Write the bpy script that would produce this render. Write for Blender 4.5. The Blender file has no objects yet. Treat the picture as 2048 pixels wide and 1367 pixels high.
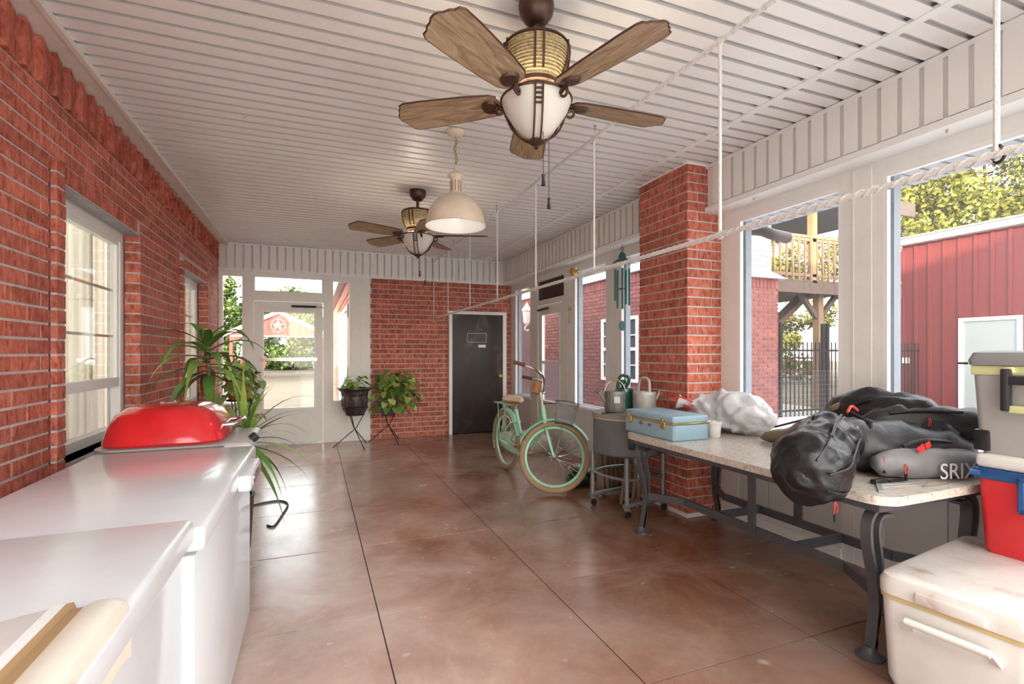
import bpy, bmesh, math, random
from mathutils import Vector, Matrix, noise
random.seed(7)
S = bpy.context.scene
COL = S.collection
PI = math.pi
R = math.radians

# ------------------------------------------------------------------ camera, sky, sun, exposure
cam_d = bpy.data.cameras.new('camera'); cam = bpy.data.objects.new('camera', cam_d); COL.objects.link(cam)
cam.location = (0, 0, 1.31); cam.rotation_euler = (R(90), 0, -math.atan2(396, 1000))
cam_d.sensor_width = 36; cam_d.lens = 36 * 1000 / 2048; cam_d.shift_y = 22.5 / 2048
cam_d.clip_start = 0.02; cam_d.clip_end = 400
S.camera = cam

world = bpy.data.worlds.new('world'); S.world = world; world.use_nodes = True
wn = world.node_tree.nodes; wl = world.node_tree.links; wn.clear()
wo = wn.new('ShaderNodeOutputWorld'); wb = wn.new('ShaderNodeBackground'); sk = wn.new('ShaderNodeTexSky')
sk.sky_type = 'NISHITA'; sk.sun_disc = False; sk.sun_elevation = R(12); sk.sun_rotation = R(215)
sk.air_density = 1.0; sk.dust_density = 3.0; sk.ozone_density = 0.6
mx = wn.new('ShaderNodeMixRGB'); mx.blend_type = 'MIX'; mx.inputs[0].default_value = 0.62
mx.inputs[2].default_value = (6.4, 6.3, 6.1, 1)            # bright hazy overcast veil
wl.new(sk.outputs[0], mx.inputs[1]); wl.new(mx.outputs[0], wb.inputs[0]); wb.inputs[1].default_value = 0.42
wl.new(wb.outputs[0], wo.inputs[0])

sun_d = bpy.data.lights.new('sun', 'SUN'); sun = bpy.data.objects.new('sun', sun_d); COL.objects.link(sun)
sun_d.energy = 4.5; sun_d.angle = R(0.7); sun_d.color = (1.0, 0.86, 0.66)
sun.rotation_euler = Vector((0.70, 0.70, -0.14)).to_track_quat('-Z', 'Y').to_euler()

vs = S.view_settings
vs.view_transform = 'Standard'; vs.look = 'None'; vs.gamma = 1.0; vs.use_curve_mapping = False
vs.exposure = 1.52

# ------------------------------------------------------------------ materials
MATS = {}
def mat(name, col, rough=0.5, metal=0.0, var=0.0, vscale=8.0, bump=0.0, bscale=40.0, spec=0.5, coat=0.0, rnd=0.0, emit=None, space='Object', stretch=(1, 1, 1)):
    """procedural principled material; var = noise variation of the colour, rnd = per-piece variation"""
    if name in MATS: return MATS[name]
    m = bpy.data.materials.new(name); m.use_nodes = True; MATS[name] = m
    n = m.node_tree.nodes; l = m.node_tree.links
    b = n['Principled BSDF']
    b.inputs['Roughness'].default_value = rough; b.inputs['Metallic'].default_value = metal
    b.inputs['Specular IOR Level'].default_value = spec; b.inputs['Coat Weight'].default_value = coat
    b.inputs['Coat Roughness'].default_value = 0.08
    b.inputs['Base Color'].default_value = (*col, 1)
    if var or bump or rnd:
        if space == 'World':
            g = n.new('ShaderNodeNewGeometry'); co = g.outputs['Position']
        else:
            tc = n.new('ShaderNodeTexCoord'); co = tc.outputs['Object']
        mp = n.new('ShaderNodeMapping'); mp.inputs['Scale'].default_value = stretch; l.new(co, mp.inputs[0]); co = mp.outputs[0]
    last = None
    if var:
        t = n.new('ShaderNodeTexNoise'); t.inputs['Scale'].default_value = vscale; t.inputs['Detail'].default_value = 6; t.inputs['Roughness'].default_value = 0.65
        l.new(co, t.inputs['Vector'])
        r = n.new('ShaderNodeMapRange'); r.inputs[1].default_value = 0.3; r.inputs[2].default_value = 0.7
        r.inputs[3].default_value = 1 - var; r.inputs[4].default_value = 1 + var; l.new(t.outputs[0], r.inputs[0])
        mul = n.new('ShaderNodeVectorMath'); mul.operation = 'SCALE'; mul.inputs[0].default_value = col
        l.new(r.outputs[0], mul.inputs['Scale']); last = mul.outputs[0]
    if rnd:
        oi = n.new('ShaderNodeObjectInfo'); ge = n.new('ShaderNodeNewGeometry')
        ad = n.new('ShaderNodeMath'); ad.operation = 'ADD'; l.new(oi.outputs['Random'], ad.inputs[0]); l.new(ge.outputs['Random Per Island'], ad.inputs[1])
        fr = n.new('ShaderNodeMath'); fr.operation = 'FRACT'; l.new(ad.outputs[0], fr.inputs[0])
        r2 = n.new('ShaderNodeMapRange'); r2.inputs[3].default_value = 1 - rnd; r2.inputs[4].default_value = 1 + rnd; l.new(fr.outputs[0], r2.inputs[0])
        mul2 = n.new('ShaderNodeVectorMath'); mul2.operation = 'SCALE'
        if last is None: mul2.inputs[0].default_value = col
        else: l.new(last, mul2.inputs[0])
        l.new(r2.outputs[0], mul2.inputs['Scale']); last = mul2.outputs[0]
    if last is not None: l.new(last, b.inputs['Base Color'])
    if bump:
        t2 = n.new('ShaderNodeTexNoise'); t2.inputs['Scale'].default_value = bscale; t2.inputs['Detail'].default_value = 5; l.new(co, t2.inputs['Vector'])
        bp = n.new('ShaderNodeBump'); bp.inputs['Strength'].default_value = bump; bp.inputs['Distance'].default_value = 0.01
        l.new(t2.outputs[0], bp.inputs['Height']); l.new(bp.outputs[0], b.inputs['Normal'])
    if emit:
        b.inputs['Emission Color'].default_value = (*emit[0], 1); b.inputs['Emission Strength'].default_value = emit[1]
    return m

def ramp_mat(name, stops, scale, rough, stretch=(1, 1, 1), detail=6, dist=0.0, bump=0.0, coat=0.0, space='Object', nrough=0.6, kind='noise', lo=0.3, hi=0.7):
    if name in MATS: return MATS[name]
    m = bpy.data.materials.new(name); m.use_nodes = True; MATS[name] = m
    n = m.node_tree.nodes; l = m.node_tree.links; b = n['Principled BSDF']
    if space == 'World': co = n.new('ShaderNodeNewGeometry').outputs['Position']
    else: co = n.new('ShaderNodeTexCoord').outputs['Object']
    mp = n.new('ShaderNodeMapping'); mp.inputs['Scale'].default_value = stretch; l.new(co, mp.inputs[0])
    if kind == 'wave':
        t = n.new('ShaderNodeTexWave'); t.wave_type = 'RINGS'; t.inputs['Distortion'].default_value = dist; t.inputs['Detail'].default_value = 3
    else:
        t = n.new('ShaderNodeTexNoise'); t.inputs['Detail'].default_value = detail; t.inputs['Roughness'].default_value = nrough; t.inputs['Distortion'].default_value = dist
    t.inputs['Scale'].default_value = scale; l.new(mp.outputs[0], t.inputs['Vector'])
    r = n.new('ShaderNodeValToRGB'); e = r.color_ramp.elements
    for i, (p, c) in enumerate(stops):
        if kind != 'wave': p = lo + (hi - lo) * p
        if i < 2: e[i].position = p; e[i].color = (*c, 1)
        else:
            q = e.new(p); q.color = (*c, 1)
    l.new(t.outputs[0], r.inputs[0]); l.new(r.outputs[0], b.inputs['Base Color'])
    b.inputs['Roughness'].default_value = rough; b.inputs['Coat Weight'].default_value = coat; b.inputs['Coat Roughness'].default_value = 0.1
    if bump:
        bp = n.new('ShaderNodeBump'); bp.inputs['Strength'].default_value = bump; bp.inputs['Distance'].default_value = 0.01
        l.new(t.outputs[0], bp.inputs['Height']); l.new(bp.outputs[0], b.inputs['Normal'])
    return m

def glass_mat(name, tint=(1, 1, 1), boost=1.0):
    m = bpy.data.materials.new(name); m.use_nodes = True; n = m.node_tree.nodes; l = m.node_tree.links; n.clear()
    o = n.new('ShaderNodeOutputMaterial'); a = n.new('ShaderNodeBsdfTransparent'); a.inputs[0].default_value = (*tint, 1)
    g = n.new('ShaderNodeBsdfGlossy'); g.inputs['Roughness'].default_value = 0.02
    lw = n.new('ShaderNodeLayerWeight'); lw.inputs[0].default_value = 0.5
    pw = n.new('ShaderNodeMath'); pw.operation = 'POWER'; l.new(lw.outputs['Facing'], pw.inputs[0]); pw.inputs[1].default_value = 4.0
    f = n.new('ShaderNodeMath'); f.operation = 'MULTIPLY_ADD'; l.new(pw.outputs[0], f.inputs[0]); f.inputs[1].default_value = 0.9; f.inputs[2].default_value = 0.05 * boost
    s = n.new('ShaderNodeMixShader'); l.new(f.outputs[0], s.inputs[0]); l.new(a.outputs[0], s.inputs[1]); l.new(g.outputs[0], s.inputs[2]); l.new(s.outputs[0], o.inputs[0])
    MATS[name] = m; return m

def cloth_mat(name, c1, c2, thru=0.5):
    m = ramp_mat(name, [(0.0, c1), (1.0, c2)], 5, 0.8, stretch=(1, 6, 0.1)); n = m.node_tree.nodes; l = m.node_tree.links; b = n['Principled BSDF']
    tr = n.new('ShaderNodeBsdfTranslucent'); l.new(b.inputs['Base Color'].links[0].from_socket, tr.inputs[0]); mx_ = n.new('ShaderNodeMixShader'); mx_.inputs[0].default_value = thru
    o = n['Material Output']; l.new(b.outputs[0], mx_.inputs[1]); l.new(tr.outputs[0], mx_.inputs[2]); l.new(mx_.outputs[0], o.inputs[0]); return m

def mesh_mat(name, col, cover):
    """woven screen: part of the light passes between the threads"""
    m = bpy.data.materials.new(name); m.use_nodes = True; n = m.node_tree.nodes; l = m.node_tree.links; n.clear()
    o = n.new('ShaderNodeOutputMaterial'); a = n.new('ShaderNodeBsdfTransparent'); d = n.new('ShaderNodeBsdfDiffuse'); d.inputs[0].default_value = (*col, 1)
    s = n.new('ShaderNodeMixShader'); s.inputs[0].default_value = cover; l.new(a.outputs[0], s.inputs[1]); l.new(d.outputs[0], s.inputs[2]); l.new(s.outputs[0], o.inputs[0])
    MATS[name] = m; return m

def brick_mat(name, c1, c2, c3):
    if name in MATS: return MATS[name]
    m = bpy.data.materials.new(name); m.use_nodes = True; MATS[name] = m; n = m.node_tree.nodes; l = m.node_tree.links; b = n['Principled BSDF']
    co = n.new('ShaderNodeNewGeometry')
    mp = n.new('ShaderNodeMapping'); mp.inputs['Scale'].default_value = (1, 1, 0.45); l.new(co.outputs['Position'], mp.inputs[0])
    t = n.new('ShaderNodeTexNoise'); t.inputs['Scale'].default_value = 34; t.inputs['Detail'].default_value = 7; t.inputs['Roughness'].default_value = 0.7; l.new(mp.outputs[0], t.inputs['Vector'])
    r = n.new('ShaderNodeValToRGB'); e = r.color_ramp.elements
    e[0].position = 0.33; e[0].color = (*c1, 1); e[1].position = 0.5; e[1].color = (*c2, 1); q = e.new(0.68); q.color = (*c3, 1)
    l.new(t.outputs[0], r.inputs[0])
    oi = n.new('ShaderNodeObjectInfo'); ad = n.new('ShaderNodeMath'); ad.operation = 'ADD'; l.new(oi.outputs['Random'], ad.inputs[0]); l.new(co.outputs['Random Per Island'], ad.inputs[1])
    fr = n.new('ShaderNodeMath'); fr.operation = 'FRACT'; l.new(ad.outputs[0], fr.inputs[0])
    r2 = n.new('ShaderNodeMapRange'); r2.inputs[3].default_value = 0.8; r2.inputs[4].default_value = 1.18; l.new(fr.outputs[0], r2.inputs[0])
    sc = n.new('ShaderNodeVectorMath'); sc.operation = 'SCALE'; l.new(r.outputs[0], sc.inputs[0]); l.new(r2.outputs[0], sc.inputs['Scale']); l.new(sc.outputs[0], b.inputs['Base Color'])
    b.inputs['Roughness'].default_value = 0.75
    bp = n.new('ShaderNodeBump'); bp.inputs['Strength'].default_value = 0.5; bp.inputs['Distance'].default_value = 0.008; l.new(t.outputs[0], bp.inputs['Height']); l.new(bp.outputs[0], b.inputs['Normal'])
    return m

BRICK = brick_mat('red_brick', (0.24, 0.045, 0.03), (0.52, 0.135, 0.085), (0.66, 0.25, 0.18))
BRICKD = brick_mat('maroon_brick', (0.11, 0.03, 0.03), (0.21, 0.065, 0.06), (0.27, 0.105, 0.095))
MORTAR = mat('mortar', (0.55, 0.52, 0.50), 0.9, var=0.15, vscale=25, bump=0.4, bscale=120, space='World')
WHITE = mat('white_paint', (0.85, 0.85, 0.83), 0.45, var=0.04, vscale=6, bump=0.06, bscale=25, space='World')
VINYL = mat('white_vinyl', (0.89, 0.875, 0.86), 0.38, var=0.02, vscale=3, space='World')
CREAM = mat('cream_paint', (0.79, 0.73, 0.65), 0.5, var=0.05, vscale=8, space='World')
BRIGHTW = mat('bright_white_trim', (0.90, 0.90, 0.89), 0.35)
GREYFR = mat('blue_grey_shade', (0.30, 0.36, 0.43), 0.45, var=0.1, vscale=10)  # on the outer window frames this blue grey stands in for shade
BLACK = mat('black_plastic', (0.015, 0.015, 0.017), 0.4)
BLACKM = mat('black_iron', (0.02, 0.02, 0.022), 0.45, metal=0.3)
CHROME = mat('chrome', (0.72, 0.72, 0.72), 0.15, metal=1.0)
STEEL = mat('galvanized_steel', (0.42, 0.42, 0.41), 0.42, metal=0.75, var=0.25, vscale=18)
DULLZ = mat('weathered_zinc', (0.22, 0.22, 0.21), 0.55, metal=0.5, var=0.3, vscale=14)
BRASS = mat('brass', (0.62, 0.44, 0.18), 0.3, metal=0.9)
GLASS = glass_mat('window_glass', (0.93, 0.96, 0.95), 1.25)
GLASS2 = glass_mat('clear_glass', (0.97, 0.98, 0.97), 0.8)
SCREEN = mesh_mat('insect_screen', (0.40, 0.44, 0.50), 0.14)
SCREEN2 = mesh_mat('dense_screen', (0.60, 0.60, 0.66), 0.40)
FREEZER = mat('freezer_enamel', (0.74, 0.77, 0.80), 0.22, coat=0.3, var=0.03, vscale=4, bump=0.03, bscale=90)
FREEZER2 = ramp_mat('worn_freezer_lid', [(0.0, (0.50, 0.38, 0.26)), (0.10, (0.72, 0.74, 0.76)), (1.0, (0.77, 0.80, 0.83))], 9.0, 0.28, detail=8, coat=0.2, lo=0.24, hi=0.75)
CREAMP = mat('cream_plastic', (0.78, 0.73, 0.62), 0.35, var=0.05, vscale=10)
TANP = mat('tan_plastic', (0.42, 0.27, 0.14), 0.4)
RED = mat('red_enamel', (0.62, 0.016, 0.022), 0.16, coat=0.6, var=0.12, vscale=7)
REDP = mat('red_plastic', (0.66, 0.03, 0.035), 0.35, var=0.04, vscale=6)
BLUEP = mat('blue_plastic', (0.02, 0.09, 0.27), 0.35)
WHITEP = mat('white_plastic', (0.79, 0.78, 0.75), 0.35, var=0.05, vscale=7)
DIRTYP = ramp_mat('dirty_white_plastic', [(0.0, (0.42, 0.31, 0.25)), (0.35, (0.70, 0.64, 0.59)), (1.0, (0.80, 0.78, 0.75))], 5.0, 0.4, detail=8)
GREYP = mat('grey_plastic', (0.42, 0.41, 0.40), 0.42, var=0.05, vscale=8)
DGREYP = mat('dark_grey_plastic', (0.17, 0.17, 0.18), 0.45)
LIME = mat('pale_lime_plastic', (0.78, 0.80, 0.42), 0.4)
MINT = mat('mint_enamel', (0.36, 0.72, 0.52), 0.25, coat=0.4)
TYRE = mat('tan_rubber', (0.36, 0.25, 0.15), 0.75, var=0.12, vscale=20)
LEATHER = mat('brown_leather', (0.36, 0.16, 0.045), 0.5, var=0.15, vscale=15)
TERRA = mat('terracotta', (0.52, 0.17, 0.055), 0.7, var=0.12, vscale=14)
BRONZE = mat('bronze_metal', (0.10, 0.055, 0.038), 0.38, metal=0.6, var=0.15, vscale=30)
WICKER = ramp_mat('wicker', [(0.0, (0.30, 0.21, 0.09)), (1.0, (0.72, 0.60, 0.36))], 60, 0.6)
BLADE = ramp_mat('carved_wood_blade', [(0.0, (0.22, 0.14, 0.08)), (0.5, (0.38, 0.27, 0.165)), (1.0, (0.50, 0.375, 0.24))], 9, 0.5, stretch=(0.35, 2.6, 1), detail=3, dist=2.5, bump=0.25)
FROST = mat('frosted_glass', (0.70, 0.68, 0.62), 0.35)
ENAMEL = mat('cream_enamel', (0.72, 0.62, 0.50), 0.4, var=0.08, vscale=9)
ROPE = mat('white_rope', (0.80, 0.79, 0.77), 0.6, bump=0.5, bscale=200)
IRONG = mat('grey_cast_iron', (0.12, 0.125, 0.14), 0.42, metal=0.5, var=0.15, vscale=20)
STONE = ramp_mat('granite_top', [(0.0, (0.30, 0.25, 0.21)), (0.4, (0.60, 0.53, 0.46)), (1.0, (0.72, 0.67, 0.60))], 55, 0.3, detail=5, coat=0.25)
LEAF = mat('leaf_green', (0.10, 0.22, 0.04), 0.4, var=0.25, vscale=9, rnd=0.3)
LEAFL = mat('leaf_light_green', (0.27, 0.40, 0.08), 0.42, var=0.2, vscale=12, rnd=0.3)
LEAFY = mat('leaf_edge_yellow_green', (0.40, 0.46, 0.12), 0.45, rnd=0.2)
LEAFB = mat('dry_brown_leaf', (0.20, 0.08, 0.03), 0.6)
LEAFV = mat('variegated_leaf', (0.36, 0.50, 0.20), 0.5, rnd=0.4)
WOODG = mat('weathered_wood', (0.22, 0.155, 0.105), 0.75, var=0.3, vscale=12, stretch=(1, 1, 0.2), rnd=0.15)
WOODD = mat('dark_wood', (0.10, 0.075, 0.065), 0.7, var=0.3, vscale=8)  # darker wood tone for the deck's beams, boards, stair and fascia
BARNRED = mat('barn_red_metal', (0.175, 0.034, 0.038), 0.5, var=0.06, vscale=3)
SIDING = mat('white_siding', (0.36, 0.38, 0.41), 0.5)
CONC = mat('grey_concrete', (0.52, 0.51, 0.50), 0.8, var=0.15, vscale=3, space='World')
TREE1 = mat('sunlit_green_foliage', (0.15, 0.165, 0.02), 0.6, rnd=0.5)  # leaf colour with the yellow of sunlight mixed in
TREE2 = mat('green_foliage', (0.09, 0.15, 0.03), 0.6, rnd=0.5)
BARK = mat('bark', (0.16, 0.11, 0.08), 0.9, var=0.3, vscale=12)

# ------------------------------------------------------------------ mesh helpers
class MB:
    def __init__(s): s.v = []; s.f = []
    def add(s, vs, fs):
        o = len(s.v); s.v += [tuple(v) for v in vs]; s.f += [tuple(i + o for i in f) for f in fs]; return s
    def box(s, x0, x1, y0, y1, z0, z1):
        return s.add([(x0, y0, z0), (x1, y0, z0), (x1, y1, z0), (x0, y1, z0), (x0, y0, z1), (x1, y0, z1), (x1, y1, z1), (x0, y1, z1)],
                     [(0, 3, 2, 1), (4, 5, 6, 7), (0, 1, 5, 4), (1, 2, 6, 5), (2, 3, 7, 6), (3, 0, 4, 7)])
    def bbox(s, x0, x1, y0, y1, z0, z1, b=0.01, seg=2):
        """box with rounded edges"""
        bm = bmesh.new(); bmesh.ops.create_cube(bm, size=1)
        for v in bm.verts: v.co = Vector(((x0 + x1) / 2 + v.co.x * (x1 - x0), (y0 + y1) / 2 + v.co.y * (y1 - y0), (z0 + z1) / 2 + v.co.z * (z1 - z0)))
        bmesh.ops.bevel(bm, geom=bm.edges[:], offset=b, segments=seg, profile=0.5, affect='EDGES')
        bm.verts.index_update(); s.add([v.co[:] for v in bm.verts], [[v.index for v in f.verts] for f in bm.faces]); bm.free(); return s
    def tube(s, pts, r, n=8, closed=False, caps=True):
        P = [Vector(p) for p in pts]; m = len(P)
        rr = r if isinstance(r, (list, tuple)) else [r] * m
        rings = []; up = None
        for i in range(m):
            if closed: t = P[(i + 1) % m] - P[i - 1]
            else: t = P[min(i + 1, m - 1)] - P[max(i - 1, 0)]
            if t.length < 1e-9: t = Vector((0, 0, 1))
            t.normalize()
            if up is None:
                up = Vector((0, 0, 1)) if abs(t.z) < 0.9 else Vector((1, 0, 0))
            a = t.cross(up)
            if a.length < 1e-6: a = t.cross(Vector((0, 1, 0)))
            a.normalize(); b = a.cross(t).normalized(); up = b
            rings.append([P[i] + (a * math.cos(2 * PI * k / n) + b * math.sin(2 * PI * k / n)) * rr[i] for k in range(n)])
        o = len(s.v)
        for q in rings: s.v += [tuple(v) for v in q]
        for i in range(m if closed else m - 1):
            j = (i + 1) % m
            for k in range(n): s.f.append((o + i * n + k, o + i * n + (k + 1) % n, o + j * n + (k + 1) % n, o + j * n + k))
        if caps and not closed:
            s.f.append(tuple(o + k for k in range(n))[::-1]); s.f.append(tuple(o + (m - 1) * n + k for k in range(n)))
        return s
    def bar(s, a, b, w, h, up=(0, 0, 1)):
        """rectangular bar from a to b"""
        a = Vector(a); b = Vector(b); t = (b - a).normalized(); u = Vector(up)
        x = t.cross(u)
        if x.length < 1e-4: x = t.cross(Vector((1, 0, 0)))
        x.normalize(); u = x.cross(t).normalized()
        q = [x * sx * w / 2 + u * sy * h / 2 for sx, sy in ((-1, -1), (1, -1), (1, 1), (-1, 1))]
        return s.add([a + d for d in q] + [b + d for d in q], [(3, 2, 1, 0), (4, 5, 6, 7), (0, 1, 5, 4), (1, 2, 6, 5), (2, 3, 7, 6), (3, 0, 4, 7)])
    def flatbar(s, pts, w, h, side):
        """flat strip swept along pts; side = constant direction of its width"""
        P = [Vector(p) for p in pts]; sd = Vector(side).normalized(); m = len(P); o = len(s.v)
        for i in range(m):
            t = (P[min(i + 1, m - 1)] - P[max(i - 1, 0)]).normalized(); nrm = t.cross(sd).normalized()
            for a, b in ((-1, -1), (1, -1), (1, 1), (-1, 1)): s.v.append(tuple(P[i] + sd * a * w / 2 + nrm * b * h / 2))
        for i in range(m - 1):
            for k in range(4): s.f.append((o + i * 4 + k, o + i * 4 + (k + 1) % 4, o + i * 4 + 4 + (k + 1) % 4, o + i * 4 + 4 + k))
        s.f.append((o + 3, o + 2, o + 1, o)); e = o + (m - 1) * 4; s.f.append((e, e + 1, e + 2, e + 3)); return s
    def lathe(s, prof, n=24, c=(0, 0, 0), sx=1.0, sy=1.0, cap=True):
        o = len(s.v); m = len(prof)
        for r, z in prof:
            for k in range(n): s.v.append((c[0] + r * sx * math.cos(2 * PI * k / n), c[1] + r * sy * math.sin(2 * PI * k / n), c[2] + z))
        for i in range(m - 1):
            for k in range(n): s.f.append((o + i * n + k, o + i * n + (k + 1) % n, o + (i + 1) * n + (k + 1) % n, o + (i + 1) * n + k))
        if cap:
            if prof[0][0] > 1e-4: s.f.append(tuple(o + k for k in range(n))[::-1])
            if prof[-1][0] > 1e-4: s.f.append(tuple(o + (m - 1) * n + k for k in range(n)))
        return s
    def prism(s, poly, h, M=None):
        """polygon in local xy extruded by h along z, then moved by M"""
        M = M or Matrix(); n = len(poly)
        vs = [M @ Vector((x, y, 0)) for x, y in poly] + [M @ Vector((x, y, h)) for x, y in poly]
        return s.add(vs, [tuple(range(n))[::-1], tuple(range(n, 2 * n))] + [(i, (i + 1) % n, n + (i + 1) % n, n + i) for i in range(n)])
    def grid(s, rows):
        o = len(s.v); w = len(rows[0])
        for r in rows: s.v += [tuple(p) for p in r]
        for i in range(len(rows) - 1):
            for k in range(w - 1): s.f.append((o + i * w + k, o + i * w + k + 1, o + (i + 1) * w + k + 1, o + (i + 1) * w + k))
        return s
    def xf(s, M): s.v = [tuple(M @ Vector(v)) for v in s.v]; return s
    def mesh(s, name, m, smooth=False):
        me = bpy.data.meshes.new(name); me.from_pydata(s.v, [], s.f); me.update()
        if m: me.materials.append(m)
        if smooth:
            me.shade_smooth()
            if smooth != 'full': me.set_sharp_from_angle(angle=R(38))
        bm = bmesh.new(); bm.from_mesh(me); bmesh.ops.recalc_face_normals(bm, faces=bm.faces[:]); bm.to_mesh(me); bm.free()
        return me
    def build(s, name, m, parent=None, smooth=False, label=None, kind=None, loc=None):
        o = bpy.data.objects.new(name, s.mesh(name, m, smooth)); COL.objects.link(o)
        if parent: o.parent = parent
        if loc: o.location = loc
        if label: o['label'] = label
        if kind: o['kind'] = kind
        return o

def inst(me, name, parent, loc=(0, 0, 0), rot=None, scale=None):
    o = bpy.data.objects.new(name, me); COL.objects.link(o); o.parent = parent; o.location = loc
    if rot: o.rotation_euler = rot
    if scale: o.scale = scale
    return o
def tag(o, label, cat, group=None, kind=None):
    o['label'] = label; o['category'] = cat
    if group: o['group'] = group
    if kind: o['kind'] = kind
    return o
def thing(name, label, cat, loc=(0, 0, 0), rz=0, group=None):
    o = bpy.data.objects.new(name, None); COL.objects.link(o); o.location = loc; o.rotation_euler = (0, 0, rz); o.empty_display_size = 0.1
    return tag(o, label, cat, group)
def struct(name, mb, m, label, cat, smooth=False):
    o = mb.build(name, m, None, smooth); return tag(o, label, cat, None, 'structure')
def arc(c, r, a0, a1, n, f):
    return [f(c, r, a0 + (a1 - a0) * i / n) for i in range(n + 1)]
def bez(p, n=10):
    """smooth path through control points (Catmull-Rom)"""
    P = [Vector(q) for q in p]; P = [P[0] * 2 - P[1]] + P + [P[-1] * 2 - P[-2]]; out = []
    for i in range(1, len(P) - 2):
        for k in range(n):
            t = k / n; a, b, c, d = P[i - 1], P[i], P[i + 1], P[i + 2]
            out.append(0.5 * ((2 * b) + (c - a) * t + (2 * a - 5 * b + 4 * c - d) * t * t + (3 * b - a - 3 * c + d) * t ** 3))
    out.append(P[-2]); return out

# ------------------------------------------------------------------ brick laying
BL, BH, BJ = 0.250, 0.0767, 0.0125
def lay(u0, u1, z0, z1, holes=(), L=BL, H=BH, off=0.0):
    out = []; row = 0; z = z0
    while z + H * 0.5 < z1:
        a = u0 - L + (off + (0.5 if row % 2 else 0.0)) * L
        while a < u1:
            segs = [(max(a, u0), min(a + L - BJ, u1))]
            zc = z + H / 2
            for (h0, h1, k0, k1) in holes:
                if k0 < zc < k1:
                    nx = []
                    for s0, s1 in segs:
                        if s1 <= h0 or s0 >= h1: nx.append((s0, s1))
                        else:
                            if s0 < h0: nx.append((s0, h0))
                            if s1 > h1: nx.append((h1, s1))
                    segs = nx
            for s0, s1 in segs:
                if s1 - s0 > 0.012: out.append((s0, s1, z, min(z + H - BJ, z1)))
            a += L
        rw_ = [r for r in out if r[2] == z]; out = [r for r in out if r[2] != z]
        for (h0, h1, k0, k1) in holes:
            for i_, r in enumerate(rw_):
                if r is None: continue
                if abs(r[0] - h1) < 1e-6 and r[1] - r[0] < .07:
                    for j_, q in enumerate(rw_):
                        if q and abs(q[0] - r[1] - BJ) < 1e-4: rw_[j_] = (h1,) + q[1:]; rw_[i_] = None; break
                elif abs(r[1] - h0) < 1e-6 and r[1] - r[0] < .07:
                    for j_, q in enumerate(rw_):
                        if q and abs(r[0] - q[1] - BJ) < 1e-4: rw_[j_] = (q[0], h0) + q[2:]; rw_[i_] = None; break
        out += [r for r in rw_ if r]
        z += H; row += 1
    return out
BMESH = {}
def brick_mesh(l, d, h, m):
    k = (round(l, 2), round(d, 2), round(h, 3), m.name)
    if k not in BMESH:
        mb = MB().box(-k[0] / 2, k[0] / 2, -k[1] / 2, k[1] / 2, -k[2] / 2, k[2] / 2); BMESH[k] = mb.mesh('brick', m)
    return BMESH[k]
def put_bricks(parent, rects, place, rot, depth, m, limit=300, keyf=None, name='brick'):
    """the bricks that show largest become single parts, the remainder one joined part"""
    if keyf: rects = sorted(rects, key=keyf)
    rest = MB()
    for i, (a, b, z0, z1) in enumerate(rects):
        j = random.uniform(-0.002, 0.002)
        p = Vector(place((a + b) / 2, (z0 + z1) / 2, j))
        if i < limit: inst(brick_mesh(b - a, depth, z1 - z0, m), name, parent, p, (0, 0, rot))
        else:
            t = MB().box(-(b - a) / 2, (b - a) / 2, -depth / 2, depth / 2, -(z1 - z0) / 2, (z1 - z0) / 2)
            t.xf(Matrix.Translation(p) @ Matrix.Rotation(rot, 4, 'Z')); rest.add(t.v, t.f)
    if rest.v: rest.build(name + 's', m, parent, kind='stuff')

CEIL = 2.835; XL = -1.22; YF = 7.88; XR = 3.12; XH = 2.97; YB = 0.0

# ------------------------------------------------------------------ floor: stained, saw-cut concrete slabs
fm = bpy.data.materials.new('stained_concrete'); fm.use_nodes = True
n = fm.node_tree.nodes; l = fm.node_tree.links; b = n['Principled BSDF']
g = n.new('ShaderNodeNewGeometry')
def nz(scale, detail, rough, dist=0.0, stretch=(1, 1, 1)):
    mp = n.new('ShaderNodeMapping'); mp.inputs['Scale'].default_value = stretch; l.new(g.outputs['Position'], mp.inputs[0])
    t = n.new('ShaderNodeTexNoise'); t.inputs['Scale'].default_value = scale; t.inputs['Detail'].default_value = detail; t.inputs['Roughness'].default_value = rough; t.inputs['Distortion'].default_value = dist
    l.new(mp.outputs[0], t.inputs['Vector']); return t.outputs[0]
def rp(fac, stops):
    r = n.new('ShaderNodeValToRGB'); e = r.color_ramp.elements
    for i, (p, c) in enumerate(stops):
        if i < 2: e[i].position = p; e[i].color = (*c, 1)
        else: q = e.new(p); q.color = (*c, 1)
    l.new(fac, r.inputs[0]); return r.outputs[0]
def mixc(f, a, c):
    q = n.new('ShaderNodeMixRGB'); l.new(f, q.inputs[0]); l.new(a, q.inputs[1]); l.new(c, q.inputs[2]); return q.outputs[0]
c1 = rp(nz(2.3, 9, 0.68, 0.6), [(0.28, (0.17, 0.065, 0.04)), (0.45, (0.32, 0.15, 0.10)), (0.60, (0.43, 0.25, 0.185)), (0.78, (0.52, 0.40, 0.34))])
c2 = rp(nz(0.9, 5, 0.6, 0.8), [(0.34, (0.36, 0.20, 0.145)), (0.66, (0.52, 0.43, 0.385))])
m1 = rp(nz(0.55, 3, 0.5), [(0.36, (0.1, 0.1, 0.1)), (0.66, (0.85, 0.85, 0.85))])
base = mixc(m1, c1, c2)
gold = rp(nz(16, 8, 0.75), [(0.56, (0, 0, 0)), (0.72, (0.5, 0.5, 0.5))])
gc = n.new('ShaderNodeRGB'); gc.outputs[0].default_value = (0.62, 0.36, 0.20, 1); base = mixc(gold, base, gc.outputs[0])
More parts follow.
